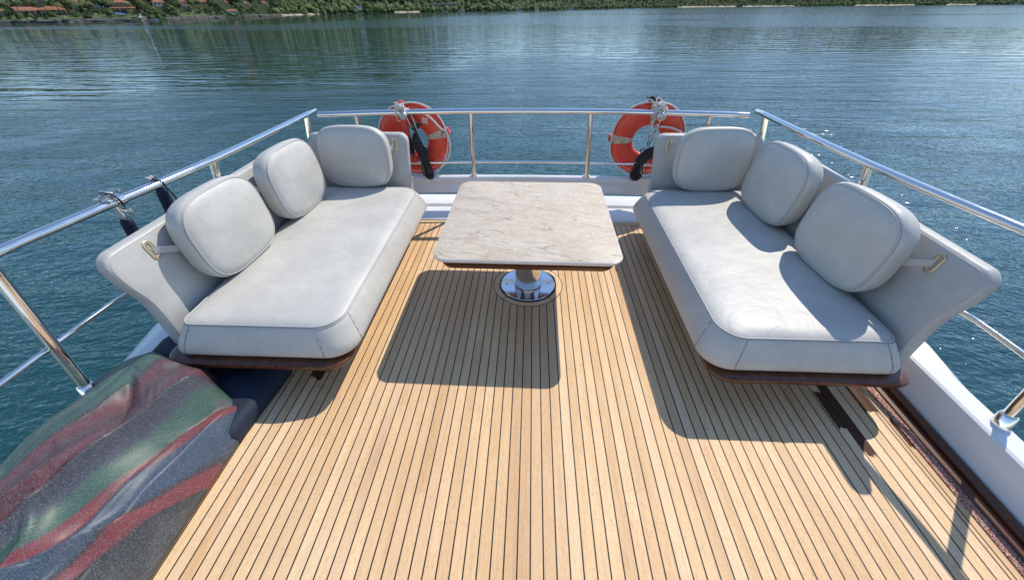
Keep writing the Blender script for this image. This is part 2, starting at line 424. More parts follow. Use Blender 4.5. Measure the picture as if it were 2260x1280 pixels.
P = [(x, sy(x), .870) for x in np.linspace(-1.745, 1.640, 25)]
g = MB(); g.tube(P, .027, 16, ry=.021); g.build('top_rail', CHROME, t, angle=60)
g = MB(); g.tube([(x, sy(x)+.018, .445) for x in np.linspace(-1.70, 1.63, 15)], .0105, 12); g.build('mid_rail', CHROME, t, angle=60)
for xt, xb in ((-.524, -.536), (.452, .474), (-1.455, -1.475), (1.372, 1.395)):
    yb = 3.376-.030*(xb-CX)**2
    g = MB(); g.tube([(xb, yb, .322), (xt, sy(xt), .865)], .0190, 16); po = g.build('post', CHROME, t, angle=60)
    g = MB(); g.tube([(xb, yb, .321), (xb, yb, .340)], .03, 18); g.build('base_collar', CHROME, po, angle=60)

# ------------------------------------------------------------------ table
t = thing('pedestal_table', (-.03, 2.183, 0), 'square low table with cream marble top on a polished steel pedestal', 'table')
TM = Matrix.Translation((-.033, 2.165, 0)) @ Matrix.Rotation(R(-.6), 4, 'Z')
def T_(v): return [tuple(TM @ Vector(q)) for q in v]
TW, TD = 1.0, 1.045
o = rrect(TW, TD, .085, 10, 6)
v, f = pad(o, [(.527, .012), (.5285, .006), (.532, .002), (.538, 0), (.545, .0), (.5485, .004)], 0, 0, 1)
mk = [q for q in v]; g = MB().add(T_(v), f); g.build('stone_edge', EDGE, t)
v, f = pad(rrect(TW-.010, TD-.010, .081, 10, 6), [(.546, 0), (.5494, 0), (.5500, .0015)], 0, 0, 1)
g = MB().add(T_(v), f); g.build('marble_top', MARBLE, t)
v, f = pad(rrect(TW-.075, TD-.060, .065, 10, 6), [(.466, .03), (.467, .020), (.474, .008), (.486, .002), (.500, .0), (.508, .012), (.5265, .014)], 0, 0, 1)
g = MB().add(T_(v), f); g.build('wood_apron', MAHOG, t)
v, f = pad(rrect(TW-.09, TD-.09, .07, 10, 6), [(.5145, 0), (.5205, .0)], 0, 0, 1)
PX, PY = -.030, 2.183
CM = Matrix.Translation((PX, PY, 0))
MIRROR = Mat('mirror_polished_steel', (.72, .72, .72), .09, 1)

g = MB().lathe([(.092, .010), (.0915, .03), (.088, .12), (.085, .25), (.083, .455), (.13, .460), (.13, .4655)], 64, CM); g.build('pedestal', MIRROR, t, angle=40)
g = MB().lathe([(.186, .0005), (.190, .002), (.190, .006), (.187, .0095), (.102, .0105), (.101, .0135), (.0985, .0145), (.0962, .0135), (.095, .0105)], 64, CM); fl = g.build('floor_flange', MIRROR, t, angle=40)
g = MB().lathe([(.200, .0003), (.200, .0035), (.1905, .0035), (.1905, .0003)], 64, CM); g.build('gasket', CAULK, t)
for k in range(6):
    a = R(3+60*k); M2 = Matrix.Translation((PX+.145*math.cos(a), PY+.145*math.sin(a), 0))
    g = MB().lathe([(.0085, .0100), (.0085, .0112), (.0075, .0118), (.0035, .0119), (.0030, .0102)], 16, M2); b = g.build('bolt', STEEL, fl, angle=40)
    g = MB().lathe([(.003, .0100), (.0029, .0121)], 8, M2); g.build('socket', BLKPL, fl)

# ------------------------------------------------------------------ sofas
def backprof(v):      # offset from the centre line against height over the foot
    T = [(0, 1.752), (.10, 1.754), (.22, 1.760), (.32, 1.774), (.42, 1.797), (.50, 1.818), (.56, 1.829)]
    for (a, b), (c, d) in zip(T, T[1:]):
        if v <= c: k = (v-a)/(c-a); return b+(d-b)*k
    return T[-1][1]
def ringpart(parent, M, name='strap_ring'):
    """flat oval brass ring, local x along the long axis, z out of the panel"""
    g = MB(); n = 40
    def oval(w, h): 
        P = []
        for k in range(n):
            a = 2*math.pi*k/n; c, s_ = math.cos(a), math.sin(a)
            P.append((math.copysign(w/2-h/2, c)*1.0 + h/2*c, h/2*s_))
        return P
    rows = [[(x, y, z) for x, y in oval(*wh)] for wh, z in (((.098, .046), 0), ((.098, .046), .0035), ((.094, .042), .005), ((.068, .018), .005), ((.064, .014), .0035), ((.064, .014), 0))]
    for r_ in rows: g.v += [tuple(M @ Vector(q)) for q in r_]
    m_ = len(rows)
    g.f = [(i*n+k, i*n+(k+1) % n, ((i+1) % m_)*n+(k+1) % n, ((i+1) % m_)*n+k) for i in range(m_) for k in range(n)]
    return g.build(name, BRASS, parent, angle=40)

def sofa(s):
    lab = 'long pale grey sofa with chaise seat at the right, its back in shade' if s > 0 else 'long pale grey sofa with chaise seat at the left, lit by the sun'
    t = thing('sofa', (CX+s*1.27, 2.1, 0), lab, 'sofa', 'sofas facing each other over the table')
    def W(a, Y, z): return (CX+s*a, Y, z)
    # plinth and board
    g = MB()
    o = rrect(.70, 1.35, .06)
    v, f = pad(o, [(.006, 0), (.1855, 0)], 0, 0, 1); g.add([W(1.38+x, 2.15+y, z) for x, y, z in v], f); g.build('plinth', GEL, t)
    v, f = pad(rrect(.930, 1.845, .10, 10, 8), [(.186, .03), (.188, .016), (.195, .004), (.206, 0), (.218, .003), (.224, .012), (.2275, .03)], 0, 0, 2)
    g = MB().add([W(1.330+x, 2.112+y, z) for x, y, z in v], f); g.build('wooden_base', MAHOG, t)
    # seat cushion
    w_, l_ = .893, 1.760; cx_, cy_ = 1.2765, 2.105
    o = rrect(w_, l_, (.06, .14, .135, .065), 10, 24)
    lay = [(.226, .055), (.229, .030), (.238, .010), (.252, .001), (.270, 0), (.300, .010), (.335, .026), (.368, .043), (.3875, .0560), (.3950, .0640), (.4010, .0730), (.4085, .092), (.4145, .120)]
    v, f = pad(o, lay, .012, 0, 12)
    rnd = random.Random(7+s)
    def puck(x, y, z):      # small puckers below the piping, shallow sit dents on top
        k = math.exp(-((z-.372)/.016)**2)*(abs(x) > w_/2-.09 or abs(y) > l_/2-.09)
        t_ = (x-y)*1.0; q = (math.sin(t_*61+2*math.sin(t_*17))+math.sin(t_*103+1.7*math.sin(t_*29+s)))*.5
        sc_ = 1+k*.0016*q/(w_/2)
        dz = -.006*math.exp(-((y+.35)/.22)**2-((x+.05)/.2)**2)-.005*math.exp(-((y-.30)/.2)**2-((x+.08)/.2)**2)+.0018*math.sin(x*11+y*5+s)*math.sin(y*7-x*3) if z > .405 else 0
        return x*sc_, y*sc_, z+dz
    v = [puck(*q) for q in v]
    g = MB().add([W(cx_+x, cy_+y, z) for x, y, z in v], f); seat = g.build('seat_cushion', VINYL, t, angle=180)
    def line(i, z, n=1): return [(cx_+q[0]*(w_/2-i)/(w_/2), cy_+q[1]*(l_/2-i)/(l_/2), z) for q in o]
    L = line(.0610, .3955); L2 = [W(*q) for q in L]
    g = MB(); g.tube(L2+L2[:2], .0030, 8, caps=False); g.build('piping', PIPE, seat, angle=180)
    L2 = [W(a, b, z) for a, b, z in line(.0545, .3895)]
    g = MB(); g.tube(L2+L2[:2], .0014, 6, caps=False); g.build('stitching', SEAM, seat, angle=180)
    def col(j):
        q = o[j]; return [W(cx_+q[0]*((w_/2-i)/(w_/2)), cy_+q[1]*((l_/2-i)/(l_/2)), z) for z, i in lay[1:9]]
    per = len(o)//4
    for c_ in range(4):        # double seams either side of each rounded corner
        for j in (c_*per, c_*per+10):
            P0 = col(j); tang = Vector((o[(j+1) % len(o)][0]-o[j-1][0], o[(j+1) % len(o)][1]-o[j-1][1], 0)).normalized(); g = MB()
            for p, q in zip(P0, P0[1:]):
                p, q = Vector(p), Vector(q); tt = Vector((s*tang.x, tang.y, 0))*.0035
                g.add([p-tt, p+tt, q+tt, q-tt], [(0, 1, 2, 3)])
            sm_ = g.build('corner_seam', SEAM, seat, angle=180, fix=False); md = sm_.modifiers.new('thickness', 'SOLIDIFY'); md.thickness = .0016; md.offset = 0
    # side backrest (outboard) and stern backrest
    def panel(name, length, place, H=.535):
        o2 = rrect(length, H, (.068, .068, .03, .03), 8, 14)
        v, f = pad(o2, [(-.032, .022), (-.030, .010), (-.020, .001), (-.012, 0), (.012, 0), (.020, .001), (.029, .008), (.033, .020)], .004, .002, 6)
        g = MB().add([place(x, y+H/2, z) for x, y, z in v], f); p_ = g.build(name, VINYL2, t, angle=180)
        g = MB()
        for zz, ii in ((.0305, .0105), (-.0280, .0075)):
            L = [place(q[0]*(length/2-ii)/(length/2), q[1]*(H/2-ii)/(H/2)+H/2, zz) for q in o2]
            g.tube(L+L[:2], .0018, 6, caps=False)
        g.build('piping', PIPE, p_, angle=180)
        return p_
    def place_side(u, v_, n):
        a = backprof(v_); e = max(0, -u-.70)/.16; low = 1-min(1, max(0, (v_-.26)/.18)); low = low*low*(3-2*low)
        return W(a-n, 2.135+u+.024*e*low-.006*e*(1-low), .218+v_*1.02)
    panel('side_backrest', 1.72, place_side)
    def place_stern(u, v_, n):
        k = backprof(v_)-1.752; return W(1.385+u*(1+.05*v_), 3.060+k*1.2-n*1.0, .225+v_)
    panel('stern_backrest', .80, place_stern)
    # brass rings on the backrests
    for Yc in (1.475, 2.235):
        z_ = .690; a = backprof(z_-.225)-.036; sl = (backprof(.48)-backprof(.42))/.06
        u_ = Vector((0, .22, 1)).normalized(); zz = Vector((-s, 0, s*0+sl*1.0)).normalized(); xx = Vector((s*sl, .22*0, 1)).normalized(); yy = zz.cross(xx)
        M = Matrix((xx, yy, zz)).transposed().to_4x4(); M.translation = Vector(W(a, Yc, z_))
        ringpart(t, M)
    for ac in (1.075,):
        z_ = .69; k = backprof(z_-.225)-1.752; sl = .3
        zz = Vector((0, -1, sl)).normalized(); xx = Vector((0, sl, 1)).normalized(); yy = zz.cross(xx)
        M = Matrix((xx, yy, zz)).transposed().to_4x4(); M.translation = Vector(W(ac, 3.060+k*1.2-.036, z_))
        ringpart(t, M)
    return t
sofa(1); sofa(-1)

# ------------------------------------------------------------------ pillows
def make_pillow():
    w_, h_, t_ = .562, .462, .175
    root = thing('pillow', (0, 0, 0), '', None)
    o = squircle(w_, h_, 3.3, 96)
    lay = [(-.078, .055), (-.070, .030), (-.055, .014), (-.035, .008), (-.005, .003), (.022, 0), (.040, .006), (.0475, .0125), (.052, .0195), (.060, .030), (.068, .050), (.0745, .080)]
    v, f = pad(o, lay, .0155, .010, 12)
    def wr(q):
        x, y, z = q
        d = .006*math.sin(x*13+1.3)*math.sin(y*11+.4)
        return (x, -z*1.0-d*(.5 if z > .03 else .2), y+h_/2)
    g = MB().add([wr(q) for q in v], f); body = g.build('pillow_cover', VINYL, root, angle=180)
    def ln(i, z, rr, mat, nm, par):
        L = [wr((q[0]*(w_/2-i)/(w_/2), q[1]*(h_/2-i)/(h_/2), z)) for q in o]
        g = MB(); g.tube(L+L[:2], rr, 6, caps=False); g.build(nm, mat, par, angle=180)
    ln(.0128, .0495, .0026, PIPE, 'piping', body); ln(.0080, .0435, .0013, SEAM, 'stitching', body)
    return root
PROTO = make_pillow()
def strap(root, M, target, side):
    """flat strap from the back of the pillow to the brass ring (given in the deck frame)"""
    T = M.inverted() @ Vector(target); A = Vector((side*.235, .055, .235)); g = MB(); n = 8
    for k in range(n+1):
        q = k/n; p = A.lerp(T, q)+Vector((0, -.006*math.sin(math.pi*q), 0))
        for (dz, dy) in ((-.018, -.0015), (.018, -.0015), (.018, .0015), (-.018, .0015)): g.v.append((p.x, p.y+dy, p.z+dz))
    g.f = [(i*4+k, i*4+(k+1) % 4, (i+1)*4+(k+1) % 4, (i+1)*4+k) for i in range(n) for k in range(4)]+[(0, 1, 2, 3), (n*4, n*4+1, n*4+2, n*4+3)]
    g.build('strap', VINYL2, root, angle=30)
PIL = [(-1, 1.628, 1.815, 'side', 'large pale grey pillow nearest the camera on the sunlit left sofa', -1),
       (-1, 1.594, 2.485, 'side', 'pale grey pillow in the middle of the sunlit left sofa', -1),
       (-1, 1.350, 2.915, 'stern', 'pillow at the stern end of the left sofa beside the lifebuoy with the hanging rope', 1),
       (1, 1.612, 1.795, 'side', 'large shaded grey pillow nearest the camera on the right sofa', 1),
       (1, 1.590, 2.475, 'side', 'shaded grey pillow in the middle of the right sofa', 1),
       (1, 1.360, 2.900, 'stern', 'shaded pillow at the stern end of the right sofa beside a lifebuoy', -1)]
for i, (s, a, Y, kd, lab, sd) in enumerate(PIL):
    o = PROTO if i == 0 else copy_tree(BASEP)
    if i == 0:
        BASEP = PROTO
    if i: BOAT.append(o)
    yaw = R(-s*87) if kd == 'side' else R(s*1.5)
    o['_M'] = 0
    M = Matrix.Translation((CX+s*a, Y, .409)) @ Matrix.Rotation(yaw, 4, 'Z') @ Matrix.Rotation(R(-6 if kd == 'side' else -5), 4, 'X')
    o['_i'] = i
    tgt = (CX+s*1.768, 1.475 if Y < 2 else 2.235, .690) if kd == 'side' else (CX+s*1.08, 3.092, .690)
    PIL[i] = (o, M, lab, sd, tgt)
for o, M, lab, sd, tgt in PIL:
    strap(o, M, tgt, sd)
    o.matrix_world = M
    tag(o, lab, 'pillow', 'pillows on the sofas')
    del o['_M']; del o['_i']

# ------------------------------------------------------------------ lifebuoys
def ring_pt(Rm, a, rr=0, off=0): return Vector(((Rm)*math.cos(a), off, Rm*math.sin(a)))
def lifebuoy(cx, cz, cy, lab, rot, lean):
    root = thing('lifebuoy', (0, 0, 0), lab, 'lifebuoy', 'lifebuoys on the stern rail')
    g = MB(); n, m_ = 72, 20; Rm, ra, rb = .210, .092, .052
    def sect(q):
        a = 2*math.pi*q/m_; c, s_ = math.cos(a), math.sin(a)
        return (Rm+ra*math.copysign(abs(c)**.8, c), rb*math.copysign(abs(s_)**.85, s_))
    for i in range(n):
        a = 2*math.pi*i/n
        for q in range(m_):
            rr, yy = sect(q); g.v.append((rr*math.cos(a), yy, rr*math.sin(a)))
    g.f = [(i*m_+k, i*m_+(k+1) % m_, ((i+1) % n)*m_+(k+1) % m_, ((i+1) % n)*m_+k) for i in range(n) for k in range(m_)]
    body = g.build('ring_body', BUOY, root, angle=180)
    # moulded rim lip
    g = MB(); L = [(.300*math.cos(2*math.pi*i/72), -.018, .300*math.sin(2*math.pi*i/72)) for i in range(72)]
    g.tube(L+L[:2], .006, 8, caps=False); g.build('rim', BUOY, body, angle=180)
    for k in range(4):
        g = MB(); a0 = R(90*k)-.13; a1 = R(90*k)+.13; nn = 6
        qs = [q for q in range(11, 20)]
        for i in range(nn+1):
            a = a0+(a1-a0)*i/nn
            for q in qs:
                rr, yy = sect(q); rr2 = Rm+(rr-Rm)*1.02; g.v.append((rr2*math.cos(a), yy*1.03-.001, rr2*math.sin(a)))
        L = len(qs); g.f = [(i*L+j, i*L+j+1, (i+1)*L+j+1, (i+1)*L+j) for i in range(nn) for j in range(L-1)]
        g.build('reflective_tape', TAPE, root, angle=180)
        # rope lug
        a = R(90*k); g = MB(); cxx = Vector((.305*math.cos(a), 0, .305*math.sin(a)))
        tx = Vector((-math.sin(a), 0, math.cos(a))); nx = Vector((math.cos(a), 0, math.sin(a)))
        for sx in (-1, 1):
            for sn in (-1, 1):
                for sy_ in (-1, 1): g.v.append(cxx+tx*.026*sx+nx*.018*sn+Vector((0, .022*sy_, 0)))
        g.f = [(0, 1, 3, 2), (4, 6, 7, 5), (0, 4, 5, 1), (2, 3, 7, 6), (0, 2, 6, 4), (1, 5, 7, 3)]
        g.build('rope_lug', BUOY, body, smooth=False)
    # grab rope, sagging between the lugs
    P = []
    for i in range(96):
        a = 2*math.pi*i/96; fr_ = (i % 24)/24; sag = math.sin(math.pi*fr_)
        rr = .306+.008*sag; zz = -.024*sag*(.4)
        drop = .012*sag if math.sin(a) < -.2 else 0
        P.append((rr*math.cos(a), -.03*(1-sag)-.012, rr*math.sin(a)-drop))
    g = MB(); g.tube(P+P[:2], .0065, 8, caps=False); g.build('grab_rope', WROPE, root, angle=180)
    root.matrix_world = Matrix.Translation((cx, cy, cz)) @ Matrix.Rotation(R(lean), 4, 'X') @ Matrix.Rotation(R(rot), 4, 'Y')
    return root
BL = lifebuoy(-1.055, .612, 3.470, 'scuffed orange lifebuoy left of the table, with rope hank and red light hanging in front', -14, 3)
# faded lettering and label on that buoy
def patch(root, ang, rad, w_, h_, mat, name, off=-.0545, rot=0):
    a = R(ang); c = Vector((rad*math.cos(a), off, rad*math.sin(a))); t_ = Vector((math.cos(R(rot)), 0, math.sin(R(rot)))); u_ = Vector((-t_.z, 0, t_.x))
    g = MB(); 
    for dy in (0, .003):
        for p, q in ((-1, -1), (1, -1), (1, 1), (-1, 1)): g.v.append(c+t_*w_*p/2+u_*h_*q/2+Vector((0, dy, 0)))
    g.f = [(0, 1, 2, 3), (7, 6, 5, 4), (0, 4, 5, 1), (1, 5, 6, 2), (2, 6, 7, 3), (3, 7, 4, 0)]
    return g.build(name, mat, root, smooth=False)
LABEL = Mat('faded_label', (.62, .56, .52), .6); INK = Mat('faded_ink', (.10, .012, .006), .6)
_c = LABEL.co(); LABEL.set('Base Color', LABEL.ramp(LABEL.noise(_c, 90, 3, .7), [(.38, (.5, .10, .06)), (.5, (.66, .60, .55))]))
patch(BL, 40, .215, .05, .046, LABEL, 'paper_label', rot=-20)
g = MB()
for row in range(3):
    x = -.052+.006*row
    for k in range(9-row):
        wd = random.uniform(.006, .012); rr = .232-.013*row; a = R(76-1) + x/rr*-1
        a = R(72)-x/.22
        c = Vector((rr*math.cos(a), -.0545, rr*math.sin(a))); tt = Vector((math.sin(a), 0, -math.cos(a))); uu = Vector((tt.z*-1, 0, tt.x))
        k0 = len(g.v)
        for dy in (0, .0025):
            for p, q in ((-1, -1), (1, -1), (1, 1), (-1, 1)): g.v.append(c+tt*wd*.42*p+uu*.0036*q+Vector((0, dy, 0)))
        g.f += [tuple(k0+i for i in q) for q in ((0, 1, 2, 3), (7, 6, 5, 4), (0, 4, 5, 1), (1, 5, 6, 2), (2, 6, 7, 3), (3, 7, 4, 0))]
        x += wd+.0035
g.build('lettering', INK, BL, smooth=False)
BR = lifebuoy(.965, .622, 3.470, 'orange lifebuoy right of the table, half hidden by the shaded sofa, with tape patches', 2, 3)

# rope hanks
def hank(name, base, path, lab, loops, seed, coil_r=.034, tail=.05):
    rnd = random.Random(seed)
    t = thing(name, base, lab, 'rope', 'black rope hanks on the lifebuoys')
    P = smooth_path(path, 14); g = MB()
    n = len(P); i0, i1 = int(n*.18), int(n*.66)
    # core strands along the whole path
    for k in range(16):
        an = 2*math.pi*k/16+rnd.uniform(-.2, .2); rr = rnd.uniform(.35, .95); Q = []
        for i, p in enumerate(P):
            q = i/(n-1)
            spread = coil_r*(.35+.65*min(1, q*4)) if q < .66 else coil_r*(1+.75*(q-.66)/.34)
            Q.append(p+Vector((math.cos(an)*spread*rr, math.sin(an)*spread*rr*.8, 0))+Vector((0, 0, rnd.uniform(-.002, .002))))
        g.tube(Q, .0052, 6)
    for k in range(16):     # rounded loop ends
        an = math.pi*k/16; e = P[-1]; d = (P[-1]-P[-4]).normalized(); sp = coil_r*1.3*rnd.uniform(.35, 1.05)
        u = Vector((math.cos(an), math.sin(an)*.8, 0)); Q = []
        for j in range(9):
            b = math.pi*j/8; Q.append(e+u*math.cos(b)*sp+d*math.sin(b)*rnd.uniform(.9, 1.1)*tail)
        g.tube(Q, .0052, 6)
    g.build('rope_strands', BLACK, t, angle=180)
    # tight wraps
    Q = []; turns = loops; 
    for k in range(turns*14+1):
        q = k/(turns*14); f_ = i0+(i1-i0)*q; i = min(int(f_), n-2); p = P[i].lerp(P[i+1], f_-i); d = (P[i+1]-P[i]).normalized()
        a = Vector((0, 1, 0)); s1 = (a-d*a.dot(d)).normalized(); s2 = d.cross(s1); an = 2*math.pi*k/14
        Q.append(p+(s1*math.cos(an)+s2*math.sin(an))*(coil_r*1.02*(.75+.25*min(1, q*5))))
    g = MB(); g.tube(Q, .0068, 6); g.build('rope_wraps', BLACK, t, angle=180)
    return t
h = hank('rope_hank', (-.99, 3.34, .6), [(-1.005, 3.36, .70), (-1.008, 3.335, .66), (-.985, 3.325, .58), (-.955, 3.325, .50), (-.95, 3.325, .43), (-.935, 3.325, .355)], 'black rope hank hanging straight down in front of the left lifebuoy', 17, 3, .034, .045)
g = MB()
for k in range(4):
    a = .02+.008*k
    g.tube(smooth_path([(-1.005, 3.355, .71), (-1.045+.02*k, 3.34, .76), (-1.03+.03*k, 3.345, .80-.01*k), (-.985+.012*k, 3.35, .77), (-1.0, 3.355, .71)], 6), .0050, 6)
g.build('top_loops', BLACK, h, angle=180); g = MB()
g.tube(smooth_path([(-1.02, 3.37, .71), (-1.01, 3.36, .79), (-1.005, 3.37, .86)], 5), .0045, 6); g.build('hanging_cord', BLACK, h, angle=180); g = MB()
for k in range(3): g.tube(smooth_path([(-1.03-.006*k, 3.34, .62), (-1.045-.01*k, 3.32, .54+.01*k), (-1.0, 3.30, .50), (-.925+.01*k, 3.31, .545), (-.945, 3.32, .60)], 6), .0045, 6)
g.build('loose_loops', BLACK, h, angle=180)
h = hank('rope_hank', (.97, 3.34, .6), [(1.10, 3.345, .565), (1.04, 3.335, .565), (.97, 3.325, .545), (.915, 3.325, .49), (.90, 3.325, .42), (.895, 3.325, .365)], 'black rope hank bent over in front of the right lifebuoy', 18, 5, .040, .05)
g = MB(); g.tube(smooth_path([(.945, 3.34, .60), (.955, 3.36, .70), (.965, 3.37, .84)], 6), .004, 6)
g.tube(smooth_path([(.96, 3.34, .60), (.975, 3.33, .70), (1.005, 3.335, .76), (1.03, 3.36, .78), (1.01, 3.37, .86)], 6), .0045, 6)
g.build('hanging_cord', BLACK, h, angle=180); g = MB()
g.tube(smooth_path([(.90, 3.33, .55), (.89, 3.31, .58), (.925, 3.30, .595)], 5), .0045, 6)
g.build('loose_end', BLACK, h, angle=180)
# dark cord knotted over the top of the right buoy
g = MB()
rnd = random.Random(11)
for k in range(7):
    c0 = Vector((.945+rnd.uniform(-.03, .03), 3.44, .935+rnd.uniform(-.01, .015)))
    g.tube(smooth_path([c0+Vector((rnd.uniform(-.03, .03), rnd.uniform(-.03, .03), rnd.uniform(-.015, .02))) for _ in range(5)], 4), .0062, 6)
tag(g.build('cord_knot', BLACK, base=(.945, 3.44, .93), angle=180), 'black cord knot on top of the right lifebuoy', 'cord')

# rail lamps with white cord lashings
def rail_lamp(x, lab):
    y = sy(x)-.028; z = .862
    t = thing('rail_lamp', (x, y, z), lab, 'lamp', 'round chrome lamps on the stern rail')
    M = Matrix.Translation((x, y, z)) @ Matrix.Rotation(R(118), 4, 'X')
    g = MB().lathe([(.020, -.03), (.030, -.028), (.034, -.01), (.034, .018), (.036, .022), (.036, .030), (.033, .034), (.0295, .034), (.029, .031)], 32, M); b = g.build('housing', CHROME, t, angle=40)
    g = MB().lathe([(.029, .0295), (.0285, .0325), (.020, .037), (.008, .039)], 32, M); g.build('lens', LENS, t, angle=60)
LENS = Mat('lens_glass', (.42, .44, .48), .12, .3)
_c = LENS.co(); LENS.bump(LENS.voro(_c, 90), .5, .003)
rail_lamp(-1.066, 'round chrome rail lamp above the left lifebuoy'); rail_lamp(.992, 'round chrome rail lamp above the right lifebuoy')
def lashing(x, lab, seed, dangle):
    rnd = random.Random(seed); y = sy(x); g = MB()
    for k in range(9):
        xx = x+rnd.uniform(-.05, .045); L = []
        for j in range(13):
            an = 2*math.pi*j/12; L.append((xx+rnd.uniform(-.007, .007)+.012*math.sin(an), y+.034*math.cos(an), .870+.029*math.sin(an)))
        g.tube(L, .0040, 6)
    for k in range(6):
        P = [Vector((x+rnd.uniform(-.06, .05), y+rnd.uniform(-.04, .02), .895+rnd.uniform(-.01, .045))) for _ in range(5)]
        g.tube(smooth_path(P, 5), .0040, 6)
    for P in dangle: g.tube(smooth_path(P, 6), .0038, 6)
    return tag(g.build('cord_lashing', WROPE, base=(x, y, .87), angle=180), lab, 'cord', 'white cord lashings round the stern rail')
lashing(-1.085, 'tangle of white cord round the rail at the left lamp', 21, [[(-1.10, 3.33, .88), (-1.12, 3.31, .85), (-1.13, 3.31, .815), (-1.11, 3.32, .80)], [(-1.02, 3.34, .86), (-1.0, 3.33, .80), (-.985, 3.34, .72)], [(-1.06, 3.34, .86), (-1.05, 3.33, .81), (-1.03, 3.34, .745)],
   [(-1.10, 3.36, .885), (-1.17, 3.42, .84), (-1.26, 3.43, .76), (-1.30, 3.43, .66)]])
lashing(.985, 'white cord loops hanging from the rail at the right lamp', 22, [
   [(.96, 3.33, .88), (.945, 3.31, .80), (.94, 3.31, .72), (.965, 3.31, .665), (.975, 3.31, .70), (.945, 3.31, .755), (.95, 3.32, .83)],
   [(1.0, 3.33, .89), (.97, 3.31, .93), (.94, 3.32, .955), (.97, 3.36, .97), (1.01, 3.33, .93), (1.03, 3.31, .86), (1.0, 3.31, .80), (.985, 3.31, .70), (.99, 3.31, .62), (1.03, 3.31, .585)],
   [(1.02, 3.33, .88), (1.0, 3.31, .82), (.99, 3.31, .74), (.955, 3.31, .68), (.90, 3.31, .655), (.905, 3.31, .69), (.96, 3.31, .72)],
   [(.96, 3.34, .90), (.92, 3.38, .95), (.875, 3.42, .93), (.868, 3.44, .885)]])
# grab line lying across the front of each buoy
g = MB(); g.tube(smooth_path([(-.99, 3.41, .87), (-.93, 3.405, .845), (-.86, 3.405, .79), (-.80, 3.41, .72), (-.765, 3.43, .70)], 6), .0085, 8)
g.tube(smooth_path([(-.765, 3.43, .70), (-.755, 3.43, .60), (-.79, 3.42, .47), (-.86, 3.41, .36), (-.93, 3.40, .30), (-.985, 3.41, .295)], 6), .005, 8)
g.tube(smooth_path([(-.985, 3.41, .295), (-1.08, 3.41, .27), (-1.18, 3.42, .30)], 6), .005, 8)
tag(g.build('grab_line', WROPE, base=(-.9, 3.42, .7), angle=180), 'white grab line slung across the left lifebuoy', 'rope')
g = MB(); g.tube(smooth_path([(1.00, 3.40, .76), (1.04, 3.40, .745), (1.13, 3.40, .735), (1.22, 3.41, .70), (1.24, 3.44, .67)], 6), .0085, 8)
tag(g.build('grab_line', WROPE, base=(1.1, 3.41, .73), angle=180), 'white grab line slung across the right lifebuoy', 'rope')
# red floating light in front of the left buoy
t = thing('rescue_light', (-1.075, 3.37, .6), 'red tubular rescue light strapped beside the left lifebuoy', 'rescue light')
g = MB(); g.tube([(-1.098, 3.375, .80), (-1.097, 3.375, .795), (-1.088, 3.375, .66)], .028, 20, rs=[.027, .029, .027]); g.build('tube', BUOY, t, angle=50)
g = MB(); g.tube([(-1.0985, 3.375, .806), (-1.096, 3.375, .775)], .0315, 20); g.build('cap', BUOY, t, angle=50)
g = MB(); g.tube([(-1.088, 3.375, .663), (-1.078, 3.375, .56), (-1.075, 3.375, .52)], .03, 20, rs=[.024, .033, .03]); g.build('grip', BLKPL, t, angle=50)
g = MB(); g.tube(smooth_path([(-1.05, 3.36, .62), (-1.03, 3.355, .60), (-1.025, 3.355, .54), (-1.05, 3.36, .52)], 5), .006, 8); g.build('bracket', BUOY, t, angle=60)
g = MB(); g.tube([(-1.075, 3.375, .52), (-1.07, 3.375, .47), (-1.07, 3.375, .44)], .02, 16, rs=[.022, .026, .012]); g.build('lamp_dome', BUOY, t, angle=50)

